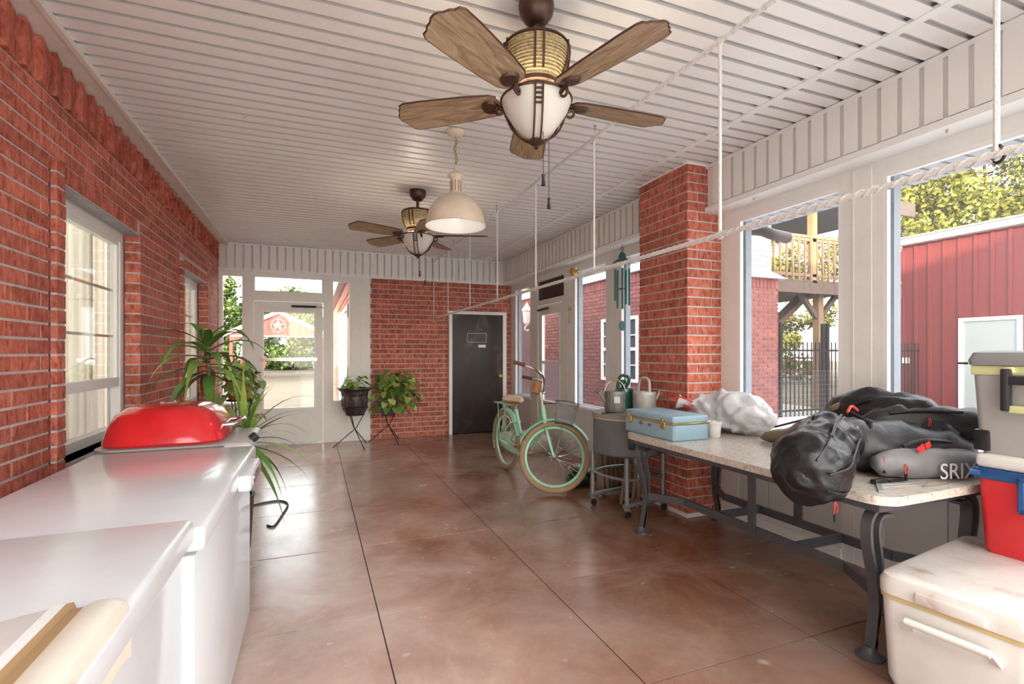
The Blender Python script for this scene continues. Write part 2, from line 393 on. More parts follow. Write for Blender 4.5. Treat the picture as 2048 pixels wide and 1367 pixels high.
spot = rp(nz(6.5, 2, 0.4), [(0.725, (0, 0, 0)), (0.78, (0.7, 0.7, 0.7))])
sc = n.new('ShaderNodeRGB'); sc.outputs[0].default_value = (0.68, 0.63, 0.60, 1); base = mixc(spot, base, sc.outputs[0])
# uneven stain; paler left also carries painted reflected light, darker right painted table shade
sx_ = n.new('ShaderNodeSeparateXYZ'); l.new(g.outputs['Position'], sx_.inputs[0])
ad_ = n.new('ShaderNodeMath'); ad_.operation = 'MULTIPLY_ADD'; l.new(nz(1.3, 6, 0.6, 0.5), ad_.inputs[0]); ad_.inputs[1].default_value = 1.8; l.new(sx_.outputs[0], ad_.inputs[2])
stain_light = n.new('ShaderNodeMapRange'); stain_light.interpolation_type = 'SMOOTHSTEP'; stain_light.inputs[1].default_value = 0.9; stain_light.inputs[2].default_value = 2.9; stain_light.inputs[3].default_value = 1.38; stain_light.inputs[4].default_value = 0.62; l.new(ad_.outputs[0], stain_light.inputs[0])
hs_ = n.new('ShaderNodeHueSaturation'); l.new(base, hs_.inputs['Color']); l.new(stain_light.outputs[0], hs_.inputs['Value'])
sa_ = n.new('ShaderNodeMapRange'); sa_.inputs[1].default_value = 0.9; sa_.inputs[2].default_value = 2.9; sa_.inputs[3].default_value = 0.78; sa_.inputs[4].default_value = 1.2; l.new(ad_.outputs[0], sa_.inputs[0]); l.new(sa_.outputs[0], hs_.inputs['Saturation'])
l.new(hs_.outputs[0], b.inputs['Base Color'])
rr = n.new('ShaderNodeMapRange'); rr.inputs[3].default_value = 0.12; rr.inputs[4].default_value = 0.36; l.new(nz(3.5, 6, 0.6), rr.inputs[0]); l.new(rr.outputs[0], b.inputs['Roughness'])
b.inputs['Specular IOR Level'].default_value = 0.7
bp = n.new('ShaderNodeBump'); bp.inputs['Strength'].default_value = 0.05; bp.inputs['Distance'].default_value = 0.01; l.new(nz(30, 4, 0.6), bp.inputs['Height']); l.new(bp.outputs[0], b.inputs['Normal'])
FLOORM = fm
floor = struct('floor', MB().box(-1.25, 3.2, YB, 8.0, -0.12, -0.006), mat('joint_dark', (0.05, 0.035, 0.03), 0.9), 'reddish brown stained concrete porch floor with saw-cut joints', 'floor')
xs = [-1.25, -0.617, 0.302, 1.222, 2.141, 3.2]
ys = [YB, 0.71, 1.643, 2.57, 3.53, 4.45, 5.38, 6.30, 7.22, 8.0]
for i in range(len(xs) - 1):
    for k in range(len(ys) - 1):
        g0 = 0.004 if abs(ys[k] - 3.53) > 0.01 else 0.007; g1 = 0.004 if abs(ys[k + 1] - 3.53) > 0.01 else 0.007
        MB().box(xs[i] + 0.003, xs[i + 1] - 0.003, ys[k] + g0, ys[k + 1] - g1, -0.05, 0.0).build('floor_slab', FLOORM, floor)

# ------------------------------------------------------------------ ceiling of vinyl soffit panels
ceil = struct('ceiling', MB().box(-1.4, 3.6, YB, 8.1, CEIL + 0.036, CEIL + 0.12), VINYL, 'white ribbed vinyl soffit ceiling over the porch', 'ceiling')
P = 0.107
def soffit_panel(x0, x1):            # panel with an undercut near edge (interlocking lip)
    a, c, d, z0, z1 = -.041, .039, -.022, CEIL, CEIL + .034
    return MB().add([(x0, a, z0), (x1, a, z0), (x1, c, z0), (x0, c, z0), (x0, d, z1), (x1, d, z1), (x1, c, z1), (x0, c, z1)], [(0, 3, 2, 1), (4, 5, 6, 7), (0, 1, 5, 4), (1, 2, 6, 5), (2, 3, 7, 6), (3, 0, 4, 7)]).mesh('ceiling_panel', VINYL)
pm1 = soffit_panel(XL + 0.10, 2.555); pm2 = soffit_panel(2.60, 3.11)
k = 0; y = 7.83
while y > YB + 0.05:
    inst(pm1, 'ceiling_panel', ceil, (0, y, 0)); inst(pm2, 'ceiling_panel', ceil, (0, y - 0.03, 0)); y -= P
trim1 = struct('trim_1', MB().box(2.553, 2.602, YB, YF, CEIL - 0.006, CEIL + 0.012), BRIGHTW, 'white channel strip running along the ceiling near the windows', 'trim')
trim2 = struct('trim_2', MB().bbox(XL - 0.01, XL + 0.125, YB, YF - 0.02, CEIL - 0.022, CEIL + 0.008, 0.004, 1).box(XL + 0.105, XL + 0.13, YB, YF - 0.02, CEIL - 0.03, CEIL), CREAM, 'cream trim board between brick wall and ceiling', 'trim')
roof = struct('roof', MB().add([(-1.4, YB - .3, 2.96), (3.75, YB - .3, 2.96), (3.75, 8.6, 2.96), (-1.4, 8.6, 2.96), (-1.4, YB - .3, 3.6), (3.75, YB - .3, 3.06), (3.75, 8.6, 3.06), (-1.4, 8.6, 3.6)],
    [(0, 3, 2, 1), (4, 5, 6, 7), (0, 1, 5, 4), (1, 2, 6, 5), (2, 3, 7, 6), (3, 0, 4, 7)]), mat('roof_metal', (0.3, 0.3, 0.3), 0.5), 'low metal porch roof', 'roof')
# outer soffit under the eave, ribbed
sof = struct('eave_soffit', MB().box(3.24, 3.66, YB, 7.9, 2.42, 2.96), GREYFR, 'grey ribbed soffit under the eave outside the windows', 'soffit')
sm = MB().box(3.24, 3.64, -0.043, 0.043, 2.405, 2.42).mesh('soffit_panel', mat('soffit_grey', (0.42, 0.44, 0.47), 0.5))
y = 7.8
while y > 0: inst(sm, 'soffit_panel', sof, (0, y, 0)); y -= 0.107
gut = thing('rain_gutter', 'dark brown gutter elbow at the eave outside the near window', 'gutter', (3.74, 3.35, 2.46))
MB().tube(bez([(-.02, .6, -.02), (-.02, .15, -.02), (0, 0, -.05), (.05, -.08, -.1), (.2, -.1, -.12)], 6), 0.05, 10).build('elbow', mat('gutter_brown', (0.07, 0.05, 0.05), 0.4), gut, True)

# ------------------------------------------------------------------ left brick wall
W1 = (3.255, 4.55, 0.72, 2.20); W2 = (5.82, 7.12, 0.72, 2.17); JW = 0.09
core = MB()
xa, xb = XL - 0.098, XL - 0.0045
for (a, c, z0, z1) in [(YB, W1[0] - .006, -0.05, 2.86), (W1[1] + .006, W2[0] - .006, -0.05, 2.86), (W2[1] + .006, 8.0, -0.05, 2.86), (W1[0], W1[1], W1[3], 2.86), (W1[0], W1[1], -0.05, W1[2]), (W2[0], W2[1], W2[3], 2.86), (W2[0], W2[1], -0.05, W2[2])]:
    core.box(xa, xb, a, c, z0, z1)
wl_ = struct('wall_left', core, MORTAR, 'red brick house wall with two recessed white windows', 'wall')
holes = [(W1[0] - JW - .015, W1[1] + 0.0, W1[2], W1[3] + 0.10), (W2[0] - JW - .015, W2[1], W2[2], W2[3] + 0.10), (W1[0] - JW - .015, W1[0], 0, W1[3] + .1), (W2[0] - JW - .015, W2[0], 0, W2[3] + .1)]
rects = lay(1.0, 7.99, 0.004, 2.585, holes, off=0.3)
vis = lambda r: (0 if (r[1] > 2.65 and r[3] > 0.78) else 50) + r[0] + (3 if r[2] < 0.95 else 0)
put_bricks(wl_, rects, lambda u, z, j: (XL - 0.05 + j, u, z), PI / 2, 0.10, BRICK, 300, vis)
for W in (W1, W2):
    # raised half-brick jamb on the near side and a rowlock course over the opening
    put_bricks(wl_, lay(W[0] - JW, W[0] - 0.002, 0.004, W[3] + 0.09, L=2.0, off=0.25), lambda u, z, j: (XL - 0.034 + j, u, z), PI / 2, 0.124, BRICK)
    MB().box(XL - .09, XL - .003, W[0] - JW - .014, W[0] - JW + .004, 0, W[3] + .09).build('caulk_joint', mat('dark_caulk', (.05, .05, .06), .7), wl_)
    MB().box(XL - .09, XL + .022, W[0] - JW + .004, W[0] - .006, 0, W[3] + .085).build('jamb_mortar', MORTAR, wl_)
    u = W[0] + 0.003
    while u + 0.066 < W[1]:
        inst(brick_mesh(0.066, 0.10, 0.088, BRICK), 'rowlock_brick', wl_, (XL - 0.05 + random.uniform(-.002, .002), u + 0.033, W[3] + 0.052), (0, 0, PI / 2)); u += 0.0767
    MB().box(XL - 0.095, XL - 0.004, W[0] - 0.01, W[1] + 0.01, W[3] - 0.008, W[3]).build('lintel', mat('grey_steel_lintel', (0.34, 0.35, 0.36), 0.5, var=.2, vscale=9), wl_)
    MB().box(XL - 0.12, XL - 0.015, W[0] + 0.02, W[1], W[2] - 0.06, W[2]).build('sill', MORTAR, wl_)
# sawtooth soldier course under the ceiling
sm = MB().add([(-0.10, -0.068, 0), (0.0, 0.068, 0), (0.028, -0.068, 0), (-0.10, 0.068, 0), (-0.10, -0.068, .212), (0.0, 0.068, .212), (0.028, -0.068, .212), (-0.10, 0.068, .212)],
    [(0, 2, 1, 3), (4, 7, 5, 6), (0, 4, 6, 2), (2, 6, 5, 1), (1, 5, 7, 3), (3, 7, 4, 0)]).mesh('soldier_brick', BRICK)
y = 7.80
while y > 0.9: inst(sm, 'soldier_brick', wl_, (XL, y, 2.595)); y -= 0.1475

CURT = cloth_mat('pale_curtain', (0.58, 0.56, 0.51), (0.82, 0.81, 0.78), 0.45)
def house_window(name, W, label):
    w = struct(name, MB().box(-1.41, -1.33, W[0] - 0.1, W[0] + 0.05, W[2], W[3] - .01).box(-1.41, -1.33, W[1] - 0.05, W[1] + 0.1, W[2], W[3] - .01).box(-1.41, -1.33, W[0] + .05, W[1] - .05, W[3] - 0.07, W[3] - .01).box(-1.41, -1.33, W[0] + .05, W[1] - .05, W[2], W[2] + 0.06), BRIGHTW, label, 'window')
    a, c = W[0] + 0.05, W[1] - 0.05; zr = 1.10
    MB().box(-1.385, -1.335, a, c, zr - 0.03, zr + 0.035).box(-1.385, -1.34, a, a + .035, zr + .035, W[3] - .07).box(-1.385, -1.34, c - .035, c, zr + .035, W[3] - .07).box(-1.385, -1.34, a + .035, c - .035, W[3] - .1, W[3] - .07).build('upper_sash', BRIGHTW, w)
    mu = MB()
    for t in (1 / 3, 2 / 3): mu.box(-1.378, -1.366, a + .035, c - .035, zr + (W[3] - .1 - zr) * t - .009, zr + (W[3] - .1 - zr) * t + .009)
    for t in (1 / 3, 2 / 3): mu.box(-1.378, -1.366, a + (c - a) * t - .009, a + (c - a) * t + .009, zr + .035, W[3] - .1)
    mu.build('muntin', CREAM, w)
    MB().box(-1.364, -1.360, a + .035, c - .035, zr + .035, W[3] - .1).build('pane', GLASS, w)
    MB().box(-1.395, -1.391, a, c, W[2] + .06, zr - .03).build('lower_screen', SCREEN2, w)
    rows = []
    for i in range(61):
        yy = a - 0.1 + (c - a + 0.2) * i / 60; xx = -1.47 + 0.03 * math.sin(i * 1.35) + 0.01 * math.sin(i * 3.1)
        rows.append([(xx, yy, W[2] - .1), (xx, yy, W[3] + .05)])
    MB().grid(rows).build('curtain', CURT, w, True)
    MB().box(-1.46, -1.318, W[0] - .12, W[1] + .12, W[3] - .009, W[3] + .25).box(-1.46, -1.318, W[0] - .12, W[1] + .12, W[2] - .25, W[2]).box(-1.46, -1.318, W[0] - .25, W[0] - .1, W[2] - .2, W[3] + .2).box(-1.46, -1.318, W[1] + .1, W[1] + .25, W[2] - .2, W[3] + .2).build('rough_frame', CREAM, w)
    MB().box(-1.44, -1.412, W[0] - .3, W[0] - .05, W[2] - .3, W[3] + .3).build('inner_jamb', CREAM, w)
    return w
house_window('window_1', W1, 'tall white framed house window nearest the freezers')
house_window('window_2', W2, 'white framed house window farther along the brick wall')
house = struct('house_interior', MB().box(-5.0, -4.9, -16, 8.0, -.1, 3.0).box(-5, -1.33, 7.9, 8.0, -.1, 3.0).box(-5, -1.33, -16, -15.9, -.1, 3.0).box(-5, -1.33, -16, 8.0, -.12, -.1).box(-5, -1.33, -16, 8.0, 2.9, 3.0).box(-1.45, -1.34, -16, YB, -.1, 3.0), CREAM, 'rooms of the house behind the brick wall', 'house')
for y_ in (4.0, 6.4):  # added lights behind the curtains, to make the house windows brighter
    L = bpy.data.lights.new('curtain_fill', 'POINT'); L.energy = 70; L.color = (1, .95, .88); L.shadow_soft_size = .15
    lo = bpy.data.objects.new('curtain_fill', L); COL.objects.link(lo); lo.location = (-3.2, y_, 2.3)
hr = struct('house_roof', MB().add([(-1.3, 8.4, 3.0), (-1.3, -16.2, 3.0), (-4.5, 6.0, 3.3), (-4.5, -16.2, 8.4), (-8.0, 8.4, 3.0), (-8.0, -16.2, 3.0)], [(0, 1, 3, 2), (0, 2, 4), (2, 3, 5, 4), (1, 5, 3), (0, 4, 5, 1)]), mat('shingles', (0.12, 0.10, 0.09), 0.9), 'dark shingled roof of the house', 'roof')

# ------------------------------------------------------------------ far wall
fx0, fx1 = 0.795, 3.10
DO = (2.025, 3.005, 0, 1.995)
core = MB().box(fx0, DO[0], YF + .0145, YF + .10, -.05, 2.5).box(DO[1], fx1 + .1, YF + .0145, YF + .10, -.05, 2.5).box(DO[0], DO[1], YF + .0145, YF + .10, DO[3], 2.5)
wf = struct('wall_far', core, MORTAR, 'red brick end wall with a dark door', 'wall')
put_bricks(wf, lay(fx0, fx1, 0.004, 2.475, [DO], off=0.62), lambda u, z, j: (u, YF + 0.06 + j, z), 0, 0.10, BRICK, 300, lambda r: r[0])
struct('store_room', MB().box(0.80, 3.1, 8.03, 8.1, -.1, 2.9).box(3.1, 3.2, 7.99, 12, -.1, 2.9).box(0.80, 3.2, 8.03, 12, 2.8, 2.9).box(0.8, 3.2, 11.9, 12, -.1, 2.9), BRICKD, 'store room behind the end wall', 'room')

def header(name, panels_axis, label):
    pass
hf = struct('header_far', MB().box(-1.218, XH + .02, YF - .012, YF + .1, 2.475, CEIL), VINYL, 'white ribbed vinyl header across the end wall', 'header')
hm = MB().prism([(-.0435, YF - .052), (.0435, YF - .052), (.028, YF - .0115), (-.028, YF - .0115)], CEIL - .012 - 2.49, Matrix.Translation((0, 0, 2.49))).mesh('header_panel', VINYL)
x = -1.07
while x < XH - .05: inst(hm, 'header_panel', hf, (x, 0, 0)); x += 0.1062
MB().box(-1.218, XH, YF - .058, YF - .012, 2.445, 2.492).box(-1.218, XH, YF - .056, YF - .012, CEIL - .02, CEIL).build('trim_strip', BRIGHTW, hf)
hR = struct('header_right', MB().box(XH + .012, XR + .12, YB, 3.2, 2.49, CEIL).box(XH + .012, XR + .12, 3.84, YF - .03, 2.49, CEIL), VINYL, 'white ribbed vinyl header box above the porch windows', 'header')
hm2 = MB().prism([(XH - .008, -.042), (XH - .008, .042), (XH + .0125, .030), (XH + .0125, -.030)], CEIL - .03 - 2.50, Matrix.Translation((0, 0, 2.50))).mesh('header_panel', VINYL)
y = 7.77
while y > YB + .1:
    if not (3.16 < y < 3.88): inst(hm2, 'header_panel', hR, (0, y, 0))
    y -= 0.1065
for a, c in ((YB, 3.2), (3.84, YF - .03)):
    MB().box(XH - .016, XR, a, c, 2.452, 2.492).build('trim_strip', BRIGHTW, hR)
    MB().box(XH - .010, XH + .012, a, c, CEIL - .03, CEIL - .004).build('trim_strip', BRIGHTW, hR)

# entry screen: sidelights, transom and storm door in white framing
ent = struct('entry_frame', MB().box(-1.218, -1.185, YF - .03, YF + .1, 0, 2.45).box(-.915, -.79, YF - .03, YF + .1, 0, 2.45).box(.125, .25, YF - .03, YF + .1, 0, 2.45)
    .box(.51, .795, YF - .03, YF + .1, 0, 2.45).box(-1.185, -.915, YF - .03, YF + .1, 2.40, 2.45).box(-.79, .125, YF - .03, YF + .1, 2.405, 2.45).box(-.79, .125, YF - .03, YF + .1, 2.055, 2.18).box(.25, .51, YF - .03, YF + .1, 2.39, 2.45)
    .box(-1.185, -.915, YF - .03, YF + .1, 0, .6).box(.25, .51, YF - .03, YF + .1, 0, .59), WHITE, 'white painted entry framing around the storm door', 'frame')
e2 = MB()
for (a, c, z0, z1) in ((-1.185, -.915, .6, 2.40), (-.79, .125, 2.18, 2.405), (.25, .51, .59, 2.39)):
    e2.box(a, a + .018, YF - .012, YF + .03, z0, z1).box(c - .018, c, YF - .012, YF + .03, z0, z1).box(a + .018, c - .018, YF - .012, YF + .03, z1 - .018, z1).box(a + .018, c - .018, YF - .012, YF + .03, z0, z0 + .018)
e2.build('glazing_stop', BRIGHTW, ent)
for (a, c, z0, z1) in ((-1.185, -.915, .6, 2.40), (-.79, .125, 2.18, 2.405), (.25, .51, .59, 2.39)):
    MB().box(a, c, YF + .035, YF + .039, z0, z1).build('pane', GLASS2, ent)
MB().box(.535, .545, YF - .036, YF - .03, .1, 2.42).box(.655, .665, YF - .036, YF - .03, 0, 2.42).box(.25, .79, YF - .045, YF - .03, 0, .09).box(.255, .775, YF - .038, YF - .03, .56, .60).build('batten', WHITE, ent)
MB().box(-.79, .125, YF - .03, YF + .06, 0, .022).build('threshold', STEEL, ent)
d1 = struct('door_1', MB().box(-.785, -.66, YF - .02, YF + .02, .02, 2.045).box(0, .12, YF - .02, YF + .02, .02, 2.045).box(-.66, 0, YF - .02, YF + .02, 1.895, 2.045).box(-.66, 0, YF - .02, YF + .02, .02, .53), WHITE, 'white aluminium storm door with a two-part glass pane', 'door')
MB().box(-.69, .03, YF - .035, YF - .02, .505, .53).box(-.69, .03, YF - .035, YF - .02, 1.895, 1.915).box(-.69, -.66, YF - .035, YF - .02, .53, 1.895).box(0, .03, YF - .035, YF - .02, .53, 1.895).build('pane_frame', BRIGHTW, d1)
MB().box(-.70, .04, YF - .045, YF - .01, 1.20, 1.245).build('mid_rail', CHROME, d1)
MB().box(-.66, 0, YF + .0, YF + .004, .53, 1.895).build('pane', GLASS2, d1)
cl = MB().tube([(-.30, YF - .05, 1.985), (.03, YF - .05, 1.985)], .016, 10).build('closer', BLACK, d1, True); MB().tube([(.03, YF - .05, 1.985), (.12, YF - .04, 1.985)], .006, 6).build('rod', CHROME, cl)
MB().box(-.775, -.70, YF - .06, YF - .045, 1.03, 1.05).box(-.76, -.745, YF - .06, YF - .02, 1.01, 1.07).build('handle', BLACK, d1)
d2 = struct('door_2', MB().box(2.075, 2.945, YF - .012, YF + .03, .012, 1.945), ramp_mat('dark_stained_door', [(0, (0.018, 0.011, 0.010)), (0.6, (0.04, 0.026, 0.023)), (1.0, (0.17, 0.135, 0.13))], 2.2, 0.32, stretch=(1, 1, .7), detail=8, dist=.6, lo=.3, hi=.75), 'dark stained scuffed flush door in the brick end wall', 'door')
MB().box(2.02, 2.075, YF - .03, YF + .05, 0, 1.995).box(2.945, 3.01, YF - .03, YF + .05, 0, 1.995).box(2.075, 2.945, YF - .03, YF + .05, 1.945, 1.995).build('casing', BRIGHTW, d2)
kb = MB().lathe([(0.0, .06), (.02, .058), (.03, .045), (.026, .03), (.012, .024), (.012, .008), (.03, .006), (.03, 0)], 16).xf(Matrix.Rotation(R(90), 4, 'X'))
kb.xf(Matrix.Translation((2.89, YF - .012, .93))).build('knob', BRASS, d2, True)
q = MB()
for (a, c, z0, z1) in ((2.33, 2.66, 1.635, 1.64), (2.33, 2.66, 1.49, 1.495), (2.33, 2.335, 1.49, 1.64), (2.655, 2.66, 1.49, 1.64)): q.box(a, c, YF - .0135, YF - .012, z0, z1)
q.build('sign_outline', CREAM, d2)
MB().box(2.52, 2.645, YF - .0145, YF - .012, 1.405, 1.45).build('sticker', BRIGHTW, d2)

# ------------------------------------------------------------------ brick column
CX0, CX1, CY0, CY1 = 2.775, 3.16, 3.2, 3.83
col_ = struct('brick_column', MB().box(CX0 + .0045, CX1, CY0 + .0045, CY1 - .0045, 0, CEIL + .01), MORTAR, 'square red brick column between the porch windows', 'column')
cx_, cy_ = (CX0 + CX1) / 2, (CY0 + CY1) / 2
z = 0.004; row = 0
while z < CEIL - .02:
    h = min(BH - BJ, CEIL - z); zc = z + h / 2; d = 0.10
    def cb(x0, x1, y0, y1):
        inst(brick_mesh(x1 - x0, y1 - y0, h, BRICK), 'brick', col_, ((x0 + x1) / 2 + random.uniform(-.0015, .0015), (y0 + y1) / 2 + random.uniform(-.0015, .0015), zc))
    if row % 2 == 0:
        cb(CX0, CX0 + .24, CY0, CY0 + d); cb(CX0 + .251, CX1, CY0, CY0 + d)
        cb(CX0, CX0 + d, CY0 + d + .011, CY0 + d + .251); cb(CX0, CX0 + d, CY0 + d + .262, CY1)
    else:
        cb(CX0, CX0 + d, CY0, CY0 + .24); cb(CX0 + d + .011, CX0 + d + .251, CY0, CY0 + d); cb(CX0 + d + .262, CX1, CY0, CY0 + d)
        cb(CX0, CX0 + d, CY0 + .251, CY0 + .491); cb(CX0, CX0 + d, CY0 + .502, CY1)
    z += BH; row += 1
MB().box(CX0 - .015, CX1, CY0 - .015, CY1, 0, .03).build('base_board', WHITE, col_)
MB().box(CX0 - .012, XH, CY0 - .012, CY1 + .01, CEIL - .012, CEIL).build('top_channel', BRIGHTW, col_)

# ------------------------------------------------------------------ right window wall
wr = MB()
posts = [(7.74, YF), (6.885, 7.09), (5.70, 5.99), (4.655, 4.93), (3.83, 3.90), (3.02, 3.2), (1.935, 2.185), (YB, -.3)]
for a, c in posts: wr.box(XR, XR + .11, a, c, .0, 2.49)
opens = [(7.09, 7.74, .62), (5.99, 6.885, 0), (4.93, 5.70, .64), (3.90, 4.655, .64), (2.185, 3.02, .70), (-.3, 1.935, .70)]
for a, c, s0 in opens:
    wr.box(XR, XR + .11, a, c, 2.37, 2.49)
    if s0: wr.box(XR + .02, XR + .10, a, c, 0, s0)
wall_r = struct('wall_right', wr, WHITE, 'white porch wall of posts, low panelled wall and large screened openings', 'wall')
for a, c, s0 in opens:
    if not s0: continue
    nb = max(2, round((c - a) / .30)); w = (c - a) / nb
    for i in range(nb): MB().box(XR + .008, XR + .02, a + i * w + .003, a + (i + 1) * w - .003, .07, s0 - .03).build('wall_panel', mat('panel_white', (0.74, 0.75, 0.75), 0.5), wall_r)
    MB().box(XR - .012, XR + .02, a, c, 0, .07).build('base_board', WHITE, wall_r)
    MB().box(XR - .02, XR + .10, a - .01, c + .01, s0 - .03, s0).build('sill', mat('tan_sill', (0.45, 0.30, 0.18), .6) if 0 < a < 3 else WHITE, wall_r)
for a, c in [(2.185, 1.935), (4.93, 4.655), (5.99, 5.70)]:
    MB().box(XR - .006, XR, (a + c) / 2 + .045, (a + c) / 2 + .055, .02, 2.44).box(XR - .004, XR, (a + c) / 2 - .06, (a + c) / 2 + .045, .02, 2.44).build('batten', WHITE, wall_r)
k = 3
for a, c, s0 in opens:
    if not s0: continue
    fr = MB().box(XR + .0, XR + .03, a, a + .022, s0, 2.37).box(XR, XR + .03, c - .022, c, s0, 2.37).box(XR, XR + .03, a + .022, c - .022, 2.345, 2.37).box(XR, XR + .03, a + .022, c - .022, s0, s0 + .015)
    w = struct('window_%d' % k, fr, BRIGHTW, ['white framed narrow screen beside the end wall', 'screened opening between the screen door and the wind chime', 'screened opening behind the wind chime beside the brick column', 'large screened opening looking out to the wooden deck', 'wide screened opening looking out to the red metal barn'][k - 3], 'window')
    MB().box(XR + .05, XR + .11, a, a + .03, s0, 2.37).box(XR + .05, XR + .11, c - .03, c, s0, 2.37).box(XR + .05, XR + .11, a + .03, c - .03, s0, s0 + .02).build('outer_frame', GREYFR, w)
    MB().box(XR + .06, XR + .061, a + .02, c - .02, s0 + .01, 2.36).build('screen', SCREEN2 if k == 3 else SCREEN, w)
    k += 1
# screen door with dark transom in the right wall
d3 = struct('door_3', MB().box(XR + .02, XR + .06, 6.035, 6.13, .02, 2.01).box(XR + .02, XR + .06, 6.72, 6.84, .02, 2.01).box(XR + .02, XR + .06, 6.13, 6.72, 1.87, 2.01).box(XR + .02, XR + .06, 6.13, 6.72, .02, .62), WHITE, 'white screen door in the window wall under a dark transom', 'door')
MB().box(XR + .01, XR + .05, 6.13, 6.72, 1.16, 1.20).box(XR + .008, XR + .02, 6.13, 6.15, .62, 1.87).box(XR + .008, XR + .02, 6.70, 6.72, .62, 1.87).build('pane_frame', BRIGHTW, d3)
MB().box(XR + .035, XR + .038, 6.13, 6.72, 1.2, 1.87).build('pane', GLASS2, d3); MB().box(XR + .035, XR + .038, 6.13, 6.72, .62, 1.16).build('screen', SCREEN2, d3)
MB().box(XR, XR + .08, 5.99, 6.885, 2.02, 2.09).box(XR, XR + .08, 5.99, 6.03, 0, 2.02).box(XR, XR + .08, 6.845, 6.885, 0, 2.02).build('door_frame', WHITE, d3)
MB().box(XR + .04, XR + .05, 6.0, 6.88, 2.09, 2.37).build('transom', mat('dark_transom', (0.02, 0.013, 0.012), .35), d3)
MB().tube([(XR - .02, 6.78, 1.945), (XR - .02, 6.45, 1.955)], .015, 8).build('closer', BLACK, d3, True)
back = struct('wall_back', MB().box(-1.3, -1.1, YB - .1, YB, 0, CEIL).box(3.05, 3.25, YB - .1, YB, 0, CEIL).box(-1.3, 3.25, YB - .1, YB, 2.6, CEIL + .1), WHITE, 'open porch end behind the camera with white corner posts', 'wall')

# ================================================================== THINGS
# ------------------------------------------------------------------ chest freezers
def freezer(label, y0, y1, top, lid_mat):
    t = thing('chest_freezer', label, 'freezer', (-.60, (y0 + y1) / 2, 0), 0, 'chest freezers along the brick wall')
    h = (y1 - y0) / 2
    MB().bbox(-.325, .305, -h + .012, h - .012, .03, top - .075, .012, 2).build('cabinet', FREEZER, t, True)
    MB().bbox(-.335, .33, -h, h, top - .065, top, .014, 3).build('lid', lid_mat, t, True)
    MB().box(-.31, .305, -h + .02, h - .02, top - .077, top - .063).build('gasket', mat('grey_gasket', (.33, .34, .35), .6), t)
    for sx in (-.27, .25):
        for sy in (-h + .06, h - .06): MB().box(sx - .025, sx + .025, sy - .025, sy + .025, 0, .032).build('foot', BLACK, t)
    return t, h
fz, h = freezer('long white chest freezer with a handle, standing next to the red grill', 1.53, 2.80, .85, FREEZER)
hd = MB().bbox(.325, .375, .0, .36, .775, .84, .012, 2).build('handle', mat('grey_white_handle', (.66, .70, .74), .35), fz, True)
MB().bbox(.372, .382, .05, .32, .79, .83, .004, 1).build('grip', CHROME, hd, True)
fz2, h = freezer('white chest freezer with rust specks on its lid, nearest the camera', .22, 1.52, .88, FREEZER2)
def strip(prof, name, m):                # lengthwise strips of the moulded handle along the lid's front edge
    return MB().grid([[(x, -.50, z), (x, .14, z), (x, .168, z - .010)] for x, z in prof]).build(name, m, fz2, True)
fz2.location.x -= .02
strip([(0.148, .879), (0.152, .892), (0.164, .894)], 'rib', TANP)
strip([(0.164, .894), (0.193, .899), (0.226, .903)], 'handle_plate', WHITEP)
strip([(0.226, .903), (0.233, .909), (0.250, .908)], 'rib', BRIGHTW)
strip([(0.250, .908), (0.254, .897), (0.272, .899)], 'rib', TANP)
strip([(0.272, .899), (0.288, .906), (0.310, .904), (0.322, .896)], 'handle_plate', CREAMP)
strip([(0.322, .896), (0.328, .880), (0.329, .80)], 'handle_plate', CREAMP)
MB().lathe([(.014, 0), (.014, .008), (.006, .01), (0, .01)], 14).xf(Matrix.Translation((.326, -.07, .872)) @ Matrix.Rotation(R(90), 4, 'Y')).build('lock', CHROME, fz2, True)

# ------------------------------------------------------------------ red grill
gr = thing('gas_grill', 'portable gas grill with a domed red lid and chrome handle', 'grill', (-.70, 3.20, 0))
def rrect(w, d, r, n=6):
    out = []
    for cx, cy, a0 in ((w - r, d - r, 0), (-w + r, d - r, 90), (-w + r, -d + r, 180), (w - r, -d + r, 270)):
        for i in range(n + 1): a = R(a0 + 90 * i / n); out.append((cx + r * math.cos(a), cy + r * math.sin(a)))
    return out
def loftxy(layers):
    mb = MB(); o = [[(x + dx, y, z) for x, y in rrect(w, d, r)] for (w, d, r, z, dx) in layers]; n = len(o[0])
    for L in o: mb.v += L
    for i in range(len(o) - 1):
        for k in range(n): mb.f.append((i * n + k, i * n + (k + 1) % n, (i + 1) * n + (k + 1) % n, (i + 1) * n + k))
    mb.f.append(tuple(range(n))[::-1]); mb.f.append(tuple((len(o) - 1) * n + k for k in range(n))); return mb
loftxy([(.255, .30, .12, .855, 0), (.265, .31, .13, .868, 0), (.262, .305, .13, .885, 0), (.245, .285, .13, .945, -.005), (.215, .25, .12, 1.0, -.01), (.17, .20, .11, 1.03, -.02), (.10, .13, .08, 1.043, -.03)]).build('lid', RED, gr, True)
MB().bbox(-.06, .0, -.05, .05, 1.04, 1.052, .005, 1).build('thermometer', CHROME, gr, True)
MB().tube(bez([(.235, -.14, .925), (.30, -.13, .93), (.325, -.06, .935), (.325, .06, .935), (.30, .13, .93), (.235, .14, .925)], 6), .014, 10).build('handle', CHROME, gr, True)
MB().lathe([(.028, 0), (.026, .012), (.014, .016)], 16).xf(Matrix.Translation((.225, -.14, .925)) @ Matrix.Rotation(R(80), 4, 'Y')).build('handle_mount', CHROME, gr, True)
loftxy([(.22, .26, .12, .70, 0), (.27, .32, .12, .80, .01), (.285, .335, .1, .853, .01)]).build('firebox', GREYP, gr, True)
